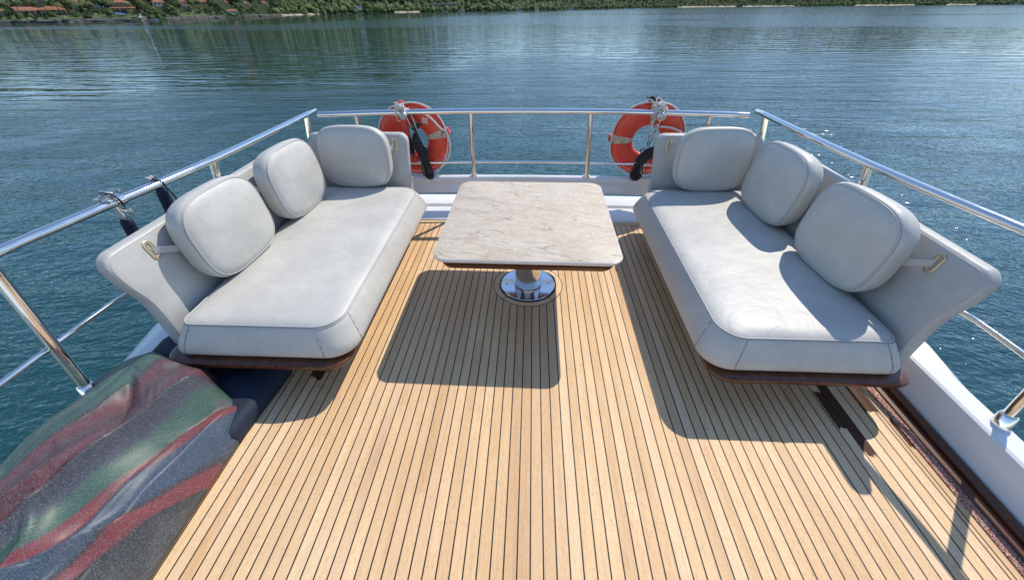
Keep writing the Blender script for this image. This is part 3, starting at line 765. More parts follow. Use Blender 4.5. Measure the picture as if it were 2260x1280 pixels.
# ------------------------------------------------------------------ clamps and covered fenders on the left rail
def ra(Y): return lerp_tab(SIDE_A, Y)
def fender(Y, lab, big):
    x = CX-ra(Y)-.0; z0 = .868
    t = thing('covered_fender', (x, Y, z0), lab, 'fender', 'navy covered fenders slung from the left rail')
    if big:
        g = MB()
        for k in range(13):
            pass
        L = [(x+.031*math.cos(a), Y+.0, z0+.027*math.sin(a)) for a in np.linspace(0, 2*math.pi, 25)]
        for r_ in (0,):
            g.v = []; g.f = []
            for a in np.linspace(0, 2*math.pi, 25)[:-1]:
                for dy, q in ((-.020, .0265), (-.020, .033), (.020, .033), (.020, .0265)): g.v.append((x+q*math.cos(a), Y+dy, z0+q*.85*math.sin(a)))
            n = 24; g.f = [(i*4+k, i*4+(k+1) % 4, ((i+1) % n)*4+(k+1) % 4, ((i+1) % n)*4+k) for i in range(n) for k in range(4)]
        g.build('clamp_band', CHROME, t, angle=30)
        g = MB(); g.box(x-.016, x+.016, Y-.055, Y-.022, z0+.012, z0+.046); g.box(x-.05, x-.018, Y-.06, Y-.03, z0+.018, z0+.03)
        g.tube([(x-.045, Y-.045, z0+.022), (x+.042, Y-.045, z0+.022)], .0085, 10); g.tube([(x-.03, Y-.02, z0+.050), (x+.03, Y-.012, z0+.050)], .009, 10); g.tube([(x-.02, Y+.01, z0+.046), (x+.03, Y+.014, z0+.048)], .008, 10)
        g.build('clamp_bracket', STEEL, t, angle=35); g = MB(); g.tube([(x+.01, Y-.01, z0-.04), (x+.058, Y-.01, z0-.052)], .0075, 10); g.tube([(x+.042, Y-.01, z0-.048), (x+.05, Y-.01, z0-.05)], .015, 6)
        g.build('clamp_bolts', STEEL, t, angle=35)
        g = MB(); L = smooth_path([(x-.02, Y-.035, z0+.055), (x+.02, Y-.02, z0+.04), (x+.036, Y-.012, z0), (x+.03, Y-.01, z0-.03)], 6); g.tube(L, .003, 6); g.build('black_cord', BLACK, t, angle=180)
    g = MB(); zt = z0-.02
    if big: g.tube([(x, Y-.018, zt), (x, Y-.018, z0-.10)], .011, 14); g.build('stem', CHROME, t, angle=50)
    else:
        g.tube(smooth_path([(x+.0, Y-.012, z0+.03), (x+.026, Y, z0+.012), (x+.034, Y+.006, z0-.03), (x+.05, Y+.01, z0-.10), (x+.056, Y+.01, z0-.2)], 6), .005, 8)
        g.tube([(x-.028, Y, z0), (x-.02, Y, z0+.02), (x, Y, z0+.027), (x+.02, Y, z0+.02), (x+.028, Y, z0)], .004, 6); g.build('black_cord', BLACK, t, angle=180)
        g = MB(); 
        for q in range(5): g.tube(smooth_path([(x-.012+random.uniform(-.012, .012), Y-.012+random.uniform(-.014, .014), z0+.028+random.uniform(-.004, .014)) for _ in range(4)], 4), .0036, 6)
        g.build('white_knot', WROPE, t, angle=180)
    top = z0-.085 if big else z0-.028
    yy = Y-.018 if big else Y
    prof = [(.006, 0), (.020, -.002), (.0255, -.012), (.0265, -.030), (.0255, -.034), (.027, -.05), (.030, -.16), (.032, -.30), (.031, -.48), (.02, -.54), (.006, -.55)]
    g = MB().lathe([(r_, z) for r_, z in prof], 28, Matrix.Translation((x, yy, top)) @ Matrix.Rotation(R(5), 4, 'Y')); g.build('fabric_cover', NAVY, t, angle=60)
fender(1.625, 'navy covered fender hanging from a chrome clamp on the left rail', True)
fender(1.835, 'navy covered fender tied with black cord and white knot to the left rail', False)

# ------------------------------------------------------------------ mesh cover and storage bag
def m_mesh():
    m = Mat('patterned_mesh', (.1, .1, .1), .5)
    c = m.co(); x, y, z = m.sep(c)
    n1 = m.noise(m.scale(c, (1.6, .9, 1)), 1.0, 3, .5)
    u = x - y*.20 + (n1-.5)*.07 + (x-.1).max(0)*y*-.5          # streaks fan slightly towards the deck
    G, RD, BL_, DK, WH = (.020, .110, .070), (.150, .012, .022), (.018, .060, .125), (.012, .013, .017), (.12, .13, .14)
    RB = (.24, .012, .022)
    k = (u+.45)/.9
    col = m.ramp(k, [(.08, DK), (.13, G), (.31, G), (.345, (.020, .010, .014)), (.375, RD), (.46, (.050, .009, .016)), (.56, RD), (.585, (.014, .016, .030)), (.625, (.040, .045, .080)), (.645, G), (.70, G), (.712, RB), (.758, RB), (.768, BL_), (.858, BL_), (.870, DK), (.882, RB), (.912, RB), (.922, DK), (.97, (.030, .030, .034))])
    n2 = m.noise(m.scale(c, (3.2, 1.5, 1)), 1.0, 2, .5, 1.0)
    col = m.mix(n2.ss(.54, .66)*.40, col, (.014, .010, .014))
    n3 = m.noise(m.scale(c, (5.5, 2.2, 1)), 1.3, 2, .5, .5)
    col = m.mix(n3.ss(.60, .74)*.35, col, WH)  # pale patches paint a sheen into the cloth colour
    # dark selvage all round
    edge = ((x*-1-.29).ss(.0, .05)).max((y-.49).ss(0, .04)).clamp()
    col = m.mix(edge*.85, col, (.040, .042, .048))
    # two round printed patches at the end
    def disc(cx, cy, r):
        dx, dy = x-cx, y-cy; return (dx*dx+dy*dy).m('SQRT').lt(r)
    dd = disc(.01, .45, .030).max(disc(.29, .33, .030))
    col = m.mix(dd*.8, col, (.12, .12, .13))
    # woven grid and glitter
    wv = ((x+y*.35)*900).m('SINE')*((y-x*.35)*900).m('SINE')
    col = m.mix(wv.ss(.0, .9)*.45, col, (.010, .010, .012))
    sp = m.voro(c, 480, out='Color'); s1, s2, s3 = m.sep(sp)
    fl = s1.gt(.74)*(s2*.8+.2)
    col = m.mix(fl*.42, col, (.55, .58, .60))
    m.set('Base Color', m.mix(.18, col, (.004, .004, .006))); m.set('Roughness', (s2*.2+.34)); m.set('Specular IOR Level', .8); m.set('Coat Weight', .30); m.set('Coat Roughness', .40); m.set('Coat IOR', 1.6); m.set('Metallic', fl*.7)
    nn = m.bump(m.voro(c, 480), .8, .003); m.bump(m.noise(c, 4, 3, .5, .6), .7, .05, nn)
    return m
MESHC = m_mesh()
PROF = [(-2.110, .15), (-2.085, .195), (-2.03, .232), (-1.95, .262), (-1.86, .272), (-1.76, .268), (-1.66, .250), (-1.57, .222), (-1.49, .185), (-1.43, .150), (-1.385, .112), (-1.355, .070), (-1.340, .030), (-1.345, .006)]
g = MB(); NY = 150; NXs = 110
FOLDS = [(-1.56, 1.0, .28, .040, .050, .1, 1.4), (-1.72, .6, .42, .050, .052, -.4, 1.2), (-1.64, .8, .34, .030, -.040, -.2, 1.3), (-1.46, .9, .20, .026, -.030, .3, 1.2), (-1.50, .5, .10, .042, .045, -.2, .95), (-1.86, .7, .15, .045, .030, -.6, 1.1), (-1.93, .9, .10, .030, -.020, .2, 1.25), (-1.60, .35, -.55, .035, .040, .1, .62), (-1.75, .95, -.5, .028, -.028, .75, 1.15), (-1.42, .75, .06, .022, .022, .2, 1.1), (-1.66, .2, .7, .035, .045, -.2, .6), (-1.58, .15, .3, .03, -.035, -.4, .5), (-1.80, .35, .25, .03, .025, -.1, .8)]
pp = smooth_path([(a, 0, b) for a, b in PROF], 6)
import bisect
acc = [0]
for a, b in zip(pp, pp[1:]): acc.append(acc[-1]+(b-a).length)
def prof_at(q):
    d = q*acc[-1]; i = min(max(bisect.bisect(acc, d)-1, 0), len(pp)-2); k = (d-acc[i])/(acc[i+1]-acc[i]); return pp[i].lerp(pp[i+1], k)
def wob(x, y): return .016*math.sin(x*9+y*3.1)*math.sin(y*5.3+1)+.010*math.sin(x*21-y*9)+.008*math.sin(y*17+x*6)
def yend(x):
    T = [(-2.12, 1.10), (-2.03, 1.22), (-1.97, 1.285), (-1.90, 1.31), (-1.80, 1.25), (-1.68, 1.23), (-1.60, 1.215), (-1.52, 1.13), (-1.45, 1.10), (-1.38, 1.085), (-1.33, 1.03)]
    return lerp_tab(T, x)
for j in range(NY+1):
    for i in range(NXs+1):
        p = prof_at(i/NXs); ye = yend(p.x); q = j/NY; Y = -.9+(ye+.9)*q
        e = max(0, (Y-(ye-.10))/.10); drop = (1-math.sqrt(max(0, 1-e*e)))
        edge = min(1, min(i, NXs-i)/7)
        z = p.z*(1-drop*.80) + wob(p.x, Y)*edge*(1-.3*e)
        # sharp folds: each a crest (positive) or crease (negative) running x = x0 + m*(Y - y0)
        for x0, y0, m_, wd, am, ya, yb in FOLDS:
            d_ = p.x-x0-m_*(Y-y0)-.012*math.sin(Y*7+x0*9); fade = min(1, max(0, (Y-ya)/.14))*min(1, max(0, (yb-Y)/.14))
            z += edge*am*math.exp(-abs(d_)/wd)*fade
        g.v.append((p.x, Y, max(z, .006)))
n = NXs+1
g.f = [(j*n+i, j*n+i+1, (j+1)*n+i+1, (j+1)*n+i) for j in range(NY) for i in range(NXs)]
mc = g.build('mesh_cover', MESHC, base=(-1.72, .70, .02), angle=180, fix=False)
sm = mc.modifiers.new('thickness', 'SOLIDIFY'); sm.thickness = .006; sm.offset = -1
tag(mc, 'glittery mesh cover with blurred green, red and blue streaks lying over a bundle', 'cover')
t = thing('storage_bag', (-1.6, 1.2, 0), 'dark navy padded bag on the deck under the left sofa front', 'bag')
v, f = pad(rrect(.50, .50, .06), [(.006, .02), (.012, .004), (.03, 0), (.065, .0), (.088, .012), (.100, .04)], .008, 0, 6)
g = MB().add([(-1.565+x+.10*y, 1.145+y-.10*x, z+.012*math.sin(x*17)*math.sin(y*14)*(z > .05)) for x, y, z in v], f); bb = g.build('padded_body', NAVY, t, angle=180)
v, f = pad(rrect(.34, .20, .05), [(.13, .02), (.14, .0), (.185, .0), (.20, .03)], .008, 0, 4)
g = MB().add([(-1.80+x-.1*y, 1.30+y-.12*x, z) for x, y, z in v], f); g.build('folded_flap', NAVY, t, angle=180)

#==SHORE==
# ------------------------------------------------------------------ far shore
ZW = -5.4
SHORE = [(-80, 500), (-49.6, 515), (-46, 505), (-40, 520), (-36, 570), (-31, 665), (-25, 790), (-20, 910), (-12, 1010), (-3, 1070), (2, 1180), (6, 1400), (15, 1900), (26, 2300), (45, 2400), (80, 2300)]
def D_(phi): return lerp_tab(SHORE, phi)
def polar(phi, d, z): return Vector((d*math.sin(R(phi)), d*math.cos(R(phi)), z))
def ground(phi, d):
    """height of the land above datum"""
    t = (d-D_(phi)); k = t/(600+.5*D_(phi))
    el = lerp_tab([(-80, 5.), (-50, 4.6), (-42, 6.4), (-36, 9.0), (-28, 11.5), (-18, 11), (-12, 7), (-2, 4.2), (8, 4.2), (16, 6.6), (35, 7.0), (42, 4.2), (80, 4)], phi)
    el += .7*math.sin(phi*.35+1)+.45*math.sin(phi*.9)+.25*math.sin(phi*2.3+2)
    top = math.tan(R(el))*(D_(phi)*1.5+600)*1.04
    q = max(0, min(1, k)); prof = (q**.85)*(1.25-.25*q)
    terr = min(1, max(0, t)/30)*1.6
    g_ = terr + top*prof*min(1, max(0, (t-20))/120+.12)
    return ZW + (g_ if t > 0 else -1.5) + (2.0*math.sin(phi*1.7+d*.021)*min(1, max(0, t-30)/60))
FOL = []
def m_fol(name, stops, sc):
    m = Mat(name, (.04, .08, .03), .85); c = m.pos(); n = m.noise(c, sc, 4, .65); n2 = m.noise(c, .05, 3, .6); n3 = m.noise(c, .17, 2)
    m.set('Base Color', m.ramp(n*.55+n2*.3+n3*.22, stops)); m.set('Specular IOR Level', .2)
    m.bump(m.noise(c, sc*2.5, 3, .7), .9, 1.2); return m
ST1 = [(.34, (.012, .024, .010)), (.45, (.045, .075, .026)), (.55, (.13, .165, .058)), (.68, (.28, .29, .12))]  # bright and dark stops paint leaf highlights and shaded gaps into the colour
FOREST = m_fol('forest_canopy', ST1, .45)
TREE1 = m_fol('dark_green_leaves', ST1, .6)
TREE2 = m_fol('light_green_leaves', [(.3, (.04, .07, .02)), (.5, (.10, .15, .05)), (.7, (.20, .23, .09))], .6)
PALML = m_fol('palm_leaves', [(.3, (.04, .055, .018)), (.5, (.12, .14, .05)), (.7, (.24, .24, .12))], .8)
BARK = Mat('bark', (.16, .12, .09), .9)
LAWN = Mat('lawn', (.06, .095, .025), .9)
_c = LAWN.pos(); LAWN.set('Base Color', LAWN.ramp(LAWN.noise(_c, .25, 4, .7), [(.35, (.025, .045, .014)), (.55, (.075, .11, .03)), (.7, (.12, .15, .05))]))
# hills
phis = [(-80+.8*i) for i in range(201)]; ts = [-4, .5, 6, 14, 25, 40, 60, 85, 120, 165, 220, 300, 400, 520, 660, 820, 1000, 1250, 1500]
g = MB()
for ph in phis:
    for t_ in ts:
        d = D_(ph)+t_*(1 if t_ < 60 else 1); g.v.append(polar(ph, d, ground(ph, d)))
n = len(ts); g.f = [(i*n+k, i*n+k+1, (i+1)*n+k+1, (i+1)*n+k) for i in range(len(phis)-1) for k in range(n-1)]
HILL = m_fol('hill_cover', [(.3, (.008, .016, .006)), (.5, (.018, .034, .011)), (.65, (.038, .055, .020)), (.8, (.08, .07, .04))], .35)
o = g.build('hills', HILL, boat=False, fix=False, angle=180); tag(o, 'wooded hills rising behind the bay', kind='structure')

# canopy lumps shared by the forest and single trees
def lump(rnd, sub=2, amp=.28):
    bm = bmesh.new(); bmesh.ops.create_icosphere(bm, subdivisions=sub, radius=1)
    s1, s2, s3 = [rnd.uniform(0, 9) for _ in range(3)]
    for v in bm.verts:
        q = v.co; f = 1+amp*(math.sin(q.x*4+s1)*math.sin(q.y*4.3+s2)*math.cos(q.z*3.7+s3))+rnd.uniform(-.16, .16); v.co = q*f
    V = [v.co.copy() for v in bm.verts]; F = [tuple(v.index for v in f.verts) for f in bm.faces]; bm.free(); return V, F
rnd = random.Random(12)
LUMPS = [lump(rnd) for _ in range(8)]
VV, FF, n0 = [], [], 0
def add_lump(c, sx, sz, rz):
    global n0
    V, F = LUMPS[rnd.randrange(8)]; cz, sn = math.cos(rz), math.sin(rz)
    for v in V: VV.append((c.x+sx*(v.x*cz-v.y*sn), c.y+sx*(v.x*sn+v.y*cz), c.z+sz*v.z))
    FF.extend([(a+n0, b+n0, c_+n0) for a, b, c_ in F]); n0 += len(V)
ph = -58.0
while ph < 62:
    D = D_(ph); step = 7.5/D*57.3*(1 if D < 1200 else 1.25)
    left = ph < -29
    rows = [(58, .8), (76, 1), (98, 1), (125, 1)] if left else [(5, .75), (13, .9), (24, 1), (38, 1), (56, 1), (80, 1)]
    for dd, pr in rows:
        if rnd.random() > pr: continue
        p_ = ph+rnd.uniform(-.5, .5)*step; d = D+dd+rnd.uniform(-6, 6)
        if d < D+2: d = D+2
        r_ = rnd.uniform(3.0, 6.2); c = polar(p_, d, ground(p_, d)+r_*rnd.uniform(.45, 1.0))
        add_lump(c, r_, r_*rnd.uniform(.75, 1.15), rnd.uniform(0, 6))
    ph += step
ph = -52.0
while ph < -28:      # shrubs among the gardens
    for dd in (8, 14, 21, 29, 38, 50):
        if rnd.random() < .34:
            p_ = ph+rnd.uniform(-.3, .3); d = D_(p_)+dd+rnd.uniform(-3, 3); r_ = rnd.uniform(1.0, 2.3)
            add_lump(polar(p_, d, ground(p_, d)+r_*.5), r_, r_*rnd.uniform(.7, 1.1), rnd.uniform(0, 6))
    ph += .33
me = bpy.data.meshes.new('forest'); me.from_pydata(VV, [], FF); me.materials.append(FOREST.m)
o = bpy.data.objects.new('forest', me); COL.objects.link(o); tag(o, 'dense green forest covering the far shore', kind='stuff')

# single trees
def make_tree(name, mat, lab, H, seed, light=False):
    rnd2 = random.Random(seed); t = thing(name, (0, 0, 0), lab, 'tree', 'trees between the shore houses', boat=False)
    g = MB(); g.tube([(0, 0, -1), (.15, 0, H*.3), (0, .1, H*.6)], .3, 7, rs=[.42, .30, .15])
    for k in range(4):
        a = rnd2.uniform(0, 6.3); g.tube([(0, 0, H*.35), (math.cos(a)*H*.15, math.sin(a)*H*.15, H*.55), (math.cos(a)*H*.25, math.sin(a)*H*.25, H*.72)], .1, 5, rs=[.16, .1, .05])
    g.build('trunk', BARK, t, boat=False)
    g = MB()
    for k in range(34):
        a = rnd2.uniform(0, 6.3); r_ = H*.33*math.sqrt(rnd2.random()); z = H*(.42+.5*rnd2.random()*(1-(r_/(H*.40))**2)); s_ = H*rnd2.uniform(.07, .135)
        V, F = LUMPS[rnd2.randrange(8)]; c = Vector((r_*math.cos(a), r_*math.sin(a), z)); g.add([c+v*s_ for v in V], F)
    for k in range(420):      # loose leaf sprays for a broken outline
        a = rnd2.uniform(0, 6.3); b = rnd2.uniform(-.4, 1.5); rr = H*.36*rnd2.uniform(.75, 1.18)
        c = Vector((rr*math.cos(a)*math.cos(b), rr*math.sin(a)*math.cos(b), H*.58+rr*.95*math.sin(b)))
        q = [Vector([rnd2.uniform(-.45, .45) for _ in range(3)]) for _ in range(3)]; g.add([c+v for v in q], [(0, 1, 2)])
    g.build('crown', mat, t, boat=False, smooth=False, fix=False)
    return t
def make_palm(seed, H):
    rnd2 = random.Random(seed); t = thing('palm_tree', (0, 0, 0), '', 'palm tree', 'palms along the shore', boat=False)
    lean = rnd2.uniform(-.9, .9); g = MB(); g.tube(smooth_path([(0, 0, -1), (lean*.2, 0, H*.4), (lean, .2, H)], 5), .2, 7); g.build('trunk', BARK, t, boat=False)
    g = MB()
    for k in range(24):
        a = 2*math.pi*k/24+rnd2.uniform(-.15, .15); L = rnd2.uniform(2.6, 3.6); up_ = rnd2.uniform(.1, 1.1); P = []
        for j in range(7):
            q = j/6; P.append(Vector((lean+math.cos(a)*L*q, .2+math.sin(a)*L*q, H+up_*math.sin(q*2.4)*1.1-1.9*q*q)))
        sd = Vector((-math.sin(a), math.cos(a), 0))
        for j in range(6):
            w0 = .50*math.sin(math.pi*(.12+.8*j/6)); w1 = .50*math.sin(math.pi*(.12+.8*(j+1)/6))
            g.add([P[j]-sd*w0-Vector((0, 0, .22)), P[j], P[j+1], P[j+1]-sd*w1-Vector((0, 0, .22))], [(0, 1, 2, 3)]); g.add([P[j]+sd*w0-Vector((0, 0, .22)), P[j], P[j+1], P[j+1]+sd*w1-Vector((0, 0, .22))], [(0, 3, 2, 1)])
    g.build('crown', PALML, t, boat=False, smooth=False, fix=False); return t
def put(o, phi, d, sc=1, rz=0, dz=0, z=None):
    o.location = polar(phi, d, ground(phi, d)+dz if z is None else z); o.scale = (sc*1.15, sc*1.15, sc*1.15); o.rotation_euler = (0, 0, rz)

WALLW = Mat('white_render', (.62, .61, .59), .8); WALLC = Mat('cream_render', (.50, .46, .38), .8); WALLD = Mat('dark_timber', (.10, .075, .06), .8); WALLB = Mat('pale_blue_render', (.34, .50, .55), .8)  # WALLD is timber of a plain dark brown
TILE = Mat('terracotta_tiles', (.30, .115, .065), .85)
_c = TILE.pos(); TILE.set('Base Color', TILE.ramp(TILE.noise(_c, .9, 3, .6), [(.3, (.16, .06, .038)), (.55, (.32, .125, .07)), (.75, (.42, .19, .11))]))
GLASS = Mat('dark_window_glass', (.018, .022, .028), .15); CONC = Mat('pale_concrete', (.40, .40, .385), .85)
_c = WALLW.pos(); WALLW.set('Base Color', WALLW.ramp(WALLW.noise(_c, .5, 3), [(.35, (.52, .51, .49)), (.6, (.66, .65, .63))]))
def hip(g, x0, x1, y0, y1, z, h, ov=.7, ridge=.35):
    x0 -= ov; x1 += ov; y0 -= ov; y1 += ov; cx, cy = (x0+x1)/2, (y0+y1)/2; r_ = (x1-x0)*ridge/2
    v = [(x0, y0, z), (x1, y0, z), (x1, y1, z), (x0, y1, z), (x0, y0, z+.18), (x1, y0, z+.18), (x1, y1, z+.18), (x0, y1, z+.18), (cx-r_, cy, z+h), (cx+r_, cy, z+h)]
    g.add(v, [(0, 3, 2, 1), (0, 1, 5, 4), (1, 2, 6, 5), (2, 3, 7, 6), (3, 0, 4, 7), (4, 5, 9, 8), (6, 7, 8, 9), (5, 6, 9), (7, 4, 8)])
def house(lab, phi, t_, wd, dp, storeys, mat, z, turn=0, tiers=1, wins=4, group='houses along the far shore', open_ground=False):
    d = D_(phi)+t_; root = thing('house', (0, 0, 0), lab, 'house', group, boat=False); h = 3.0
    zt = 0
    for k in range(storeys):
        sh = k*1.3*(tiers > 1); w2 = wd*(1-.16*k*(tiers > 1)); g = MB()
        g.box(-w2/2, w2/2, sh, dp, zt-(2.5 if k == 0 else 0), zt+h); g.build('wall', mat, root, smooth=False, boat=False)
        for j in range(wins):
            cx = -w2/2+w2*(j+.5)/wins; ww = w2/wins*.34
            g = MB(); g.box(cx-ww-.10, cx+ww+.10, sh-.07, sh-.002, zt+.55, zt+2.45); fr_ = g.build('window', WALLW if mat is not WALLW else WALLD if False else WALLC, root, smooth=False, boat=False)
            g = MB(); g.box(cx-ww, cx+ww, sh-.11, sh-.075, zt+.65, zt+2.35); g.build('pane', GLASS, fr_, smooth=False, boat=False)
            g = MB(); g.box(cx-.05, cx+.05, sh-.14, sh-.112, zt+.65, zt+2.35); g.build('glazing_bar', WALLW, fr_, smooth=False, boat=False)
        if open_ground and k == 0:
            for j in range(4): g = MB(); x_ = -wd/2+wd*j/3; g.box(x_-.15, x_+.15, -2.4, -2.1, zt-2, zt+h-.5); g.build('veranda_post', WALLW, root, smooth=False, boat=False)
            g = MB(); g.add([(-wd/2-.6, -2.9, h-.6), (wd/2+.6, -2.9, h-.6), (wd/2+.6, -.01, h+.25), (-wd/2-.6, -.01, h+.25), (-wd/2-.6, -2.9, h-.8), (wd/2+.6, -2.9, h-.8), (wd/2+.6, -.01, h+.05), (-wd/2-.6, -.01, h+.05)], [(0, 1, 2, 3), (7, 6, 5, 4), (0, 4, 5, 1), (1, 5, 6, 2), (2, 6, 7, 3), (3, 7, 4, 0)]); g.build('veranda_roof', TILE, root, smooth=False, boat=False)
        zt += h
        if tiers > 1 and k < storeys-1:
            g = MB(); hip(g, -w2/2, w2/2, sh, dp, zt, .9, .9, .8); g.build('lower_roof', TILE, root, smooth=False, boat=False); zt += .35
    g = MB(); hip(g, -w2/2, w2/2, sh, dp, zt, 1.9); g.build('roof', TILE, root, smooth=False, boat=False)
    root.location = polar(phi, d, z); root.rotation_euler = (0, 0, -R(phi)+R(turn)); return root
H_ = []
house('long dark bungalow under a wide terracotta roof, far left of the shore', -48.3, 34, 27, 9, 1, WALLD, -.2, 6, 1, 6, open_ground=True)
house('white house above the long bungalow at the far left', -48.0, 66, 26, 8, 1, WALLW, 6.2, 0, 1, 5)
house('dark timber house with terracotta roof beside the long bungalow', -46.6, 36, 15, 8, 1, WALLD, .2, -4, 1, 4, open_ground=True)
house('white house half hidden behind palms, second terrace from the left', -44.2, 60, 22, 8, 1, WALLW, 5.2, 4, 1, 5)
house('brown house with two stacked terracotta roofs behind the blue awning', -41.8, 40, 17, 9, 2, WALLD, 1.0, 0, 2, 4, open_ground=True)
house('white two storey house left of the cream one, right of the slipway', -38.9, 44, 12.5, 8, 2, WALLW, 1.6, 12, 2, 3)
house('cream two storey house between two white houses', -37.2, 46, 13, 8, 2, WALLC, 2.2, 12, 2, 4)
house('white house with broad lower roof, third in the row right of the slipway', -35.4, 48, 13.5, 8, 2, WALLW, 2.4, 14, 2, 4)
house('pale blue boathouse low at the water edge', -33.1, 14, 12, 7, 1, WALLB, -2.9, 6, 1, 4)
house('brown tiled house above the pale blue boathouse', -33.6, 50, 13, 8, 2, WALLC, 2.2, 10, 2, 3)
house('white house with dark ground floor windows, second from the right of the row', -31.7, 46, 12.5, 8, 2, WALLW, 1.6, 10, 2, 3)
house('rightmost white two storey house of the shore row', -30.0, 46, 13, 8, 2, WALLW, 2.0, 8, 2, 3)
# terraces of the modern house
root = thing('modern_house', (0, 0, 0), 'wide flat roofed concrete house on stilts above the centre of the shore', 'house', boat=False)
g = MB(); g.box(-34, 34, 0, 14, 6.2, 7.4); g.build('roof_slab', CONC, root, smooth=False, boat=False)
g = MB(); g.box(-30, 32, -2, 12, 0, .9); g.build('floor_slab', CONC, root, smooth=False, boat=False)
g = MB(); g.box(-27, 29, 2, 11, .902, 6.198); g.build('glass_wall', GLASS, root, smooth=False, boat=False)
for x_ in (-28, -14, 0, 14, 28):
    g = MB(); g.box(x_-.6, x_+.6, -1.4, -.4, -8, -.002); g.build('stilt', CONC, root, smooth=False, boat=False)
    g = MB(); g.box(x_-.4, x_+.4, -1.2, -.4, .902, 6.198); g.build('column', CONC, root, smooth=False, boat=False)
root.location = polar(-11.2, D_(-11)+22, 1.6); root.rotation_euler = (0, 0, R(11))
for lab, phi, t_, w2, z, h2 in (('small white cube shaped building among trees left of the modern house', -20.5, 12, 13, 1.4, 7), ('white terrace wall high among the trees right of the house row', -23.6, 70, 22, 8.5, 4)):
    root = thing('small_building', (0, 0, 0), lab, 'building', boat=False)
    g = MB(); g.box(-w2/2, w2/2, 0, 7, -3, h2-3); g.build('wall', WALLW, root, smooth=False, boat=False)
    for k in (-1, 0, 1): g = MB(); g.box(k*w2*.3-1.1, k*w2*.3+1.1, -.08, -.004, h2-5.6, h2-3.8); g.build('window', GLASS, root, smooth=False, boat=False)
    root.location = polar(phi, D_(phi)+t_, z); root.rotation_euler = (0, 0, -R(phi))
# lawns, sea walls, jetties
g = MB()
lawn = [(-47.2, -44.9), (-44.3, -41.0), (-37.6, -35.4), (-29, -26.8)]
for i, (a, b) in enumerate(lawn):
    g = MB(); k = 8
    for j in range(k+1):
        p_ = a+(b-a)*j/k
        for t_ in (4, 9, 16, 26): g.v.append(polar(p_, D_(p_)+t_, ZW+1.75+.11*t_))
    g.f = [(j*4+q, j*4+q+1, (j+1)*4+q+1, (j+1)*4+q) for j in range(k) for q in range(3)]
    tag(g.build('lawn', LAWN, smooth=False, boat=False, fix=False), 'mown lawn sloping to the water', kind='structure')
STONE = Mat('dark_sea_wall_stone', (.085, .075, .065), .9); SANDM = Mat('pale_sand', (.33, .28, .22), .9)
_c = SANDM.pos(); SANDM.set('Base Color', SANDM.ramp(SANDM.noise(_c, .08, 4, .7), [(.40, (.06, .07, .03)), (.52, (.34, .29, .22)), (.7, (.46, .40, .32))]))
_c = STONE.pos(); STONE.set('Base Color', STONE.ramp(STONE.noise(_c, .35, 4, .7), [(.35, (.03, .027, .024)), (.55, (.09, .08, .068)), (.72, (.30, .27, .22))]))
SW = [(-52, -46.4, 'dark stone sea wall below the long bungalow'), (-46.3, -41.6, 'dark stone sea wall below the palms'), (-38.9, -33.9, 'stone sea wall below the white house row'), (-32.2, -27, 'stone sea wall below the rightmost houses')]
for a, b, lab in SW:
    g = MB(); k = 14
    rows = [[polar(a+(b-a)*j/k, D_(a+(b-a)*j/k)+q, zz) for q, zz in ((-1.5, ZW-.5), (-1.0, ZW+1.5+.4*math.sin(j*2.1)), (4.5, ZW+2.0), (4.5, ZW-.5))] for j in range(k+1)]
    for r_ in rows: g.v += r_
    g.f = [(j*4+q, j*4+(q+1) % 4, (j+1)*4+(q+1) % 4, (j+1)*4+q) for j in range(k) for q in range(4)]+[(0, 1, 2, 3), (k*4, k*4+1, k*4+2, k*4+3)]
    tag(g.build('sea_wall', STONE, smooth=False, boat=False), lab, 'sea wall')
JET = [(-47.4, 9, 'pale jetty in front of the long bungalow'), (-44.0, 8, 'wooden jetty below the terrace palms'), (-41.6, 10, 'jetty left of the slipway'), (-34.6, 8, 'jetty left of the pale blue boathouse'), (-30.6, 7, 'small jetty below the rightmost house')]
for phi, L, lab in JET:
    root = thing('jetty', (0, 0, 0), lab, 'jetty', 'jetties along the far shore', boat=False)
    g = MB(); g.box(-L/2, L/2, -5, 0, 1.0, 1.3); g.build('deck_boards', CONC, root, smooth=False, boat=False)
    for x_ in (-.42, -.15, .15, .42): g = MB(); g.tube([(x_*L, -4.8, -1), (x_*L, -4.8, 1.7)], .16, 6); g.build('pile', BARK, root, boat=False)
    root.location = polar(phi, D_(phi)-1.6, ZW); root.rotation_euler = (0, 0, -R(phi))
for a, b, lab in ((-28.6, -24.8, 0), (-16.5, -13.6, 0), (16.5, 22.5, 0), (23.2, 28.0, 0), (33, 37.5, 0), (39.6, 41.5, 0)):
    g = MB(); k = 8
    for j in range(k+1):
        p_ = a+(b-a)*j/k; wv = 1.5*math.sin(j*1.9+a); far_ = a > 10
        for t_, zz in ((-9-wv-(14 if far_ else 0), -.05), (-4-wv, .6+(1.6 if far_ else 0)), (3, 1.9+(2.2 if far_ else 0))): g.v.append(polar(p_, D_(p_)+t_, ZW+zz))
    g.f = [(j*3+q, j*3+q+1, (j+1)*3+q+1, (j+1)*3+q) for j in range(k) for q in range(2)]
    tag(g.build('beach', SANDM, smooth=False, boat=False, fix=False), 'strip of pale sand at the foot of the forest', kind='structure')
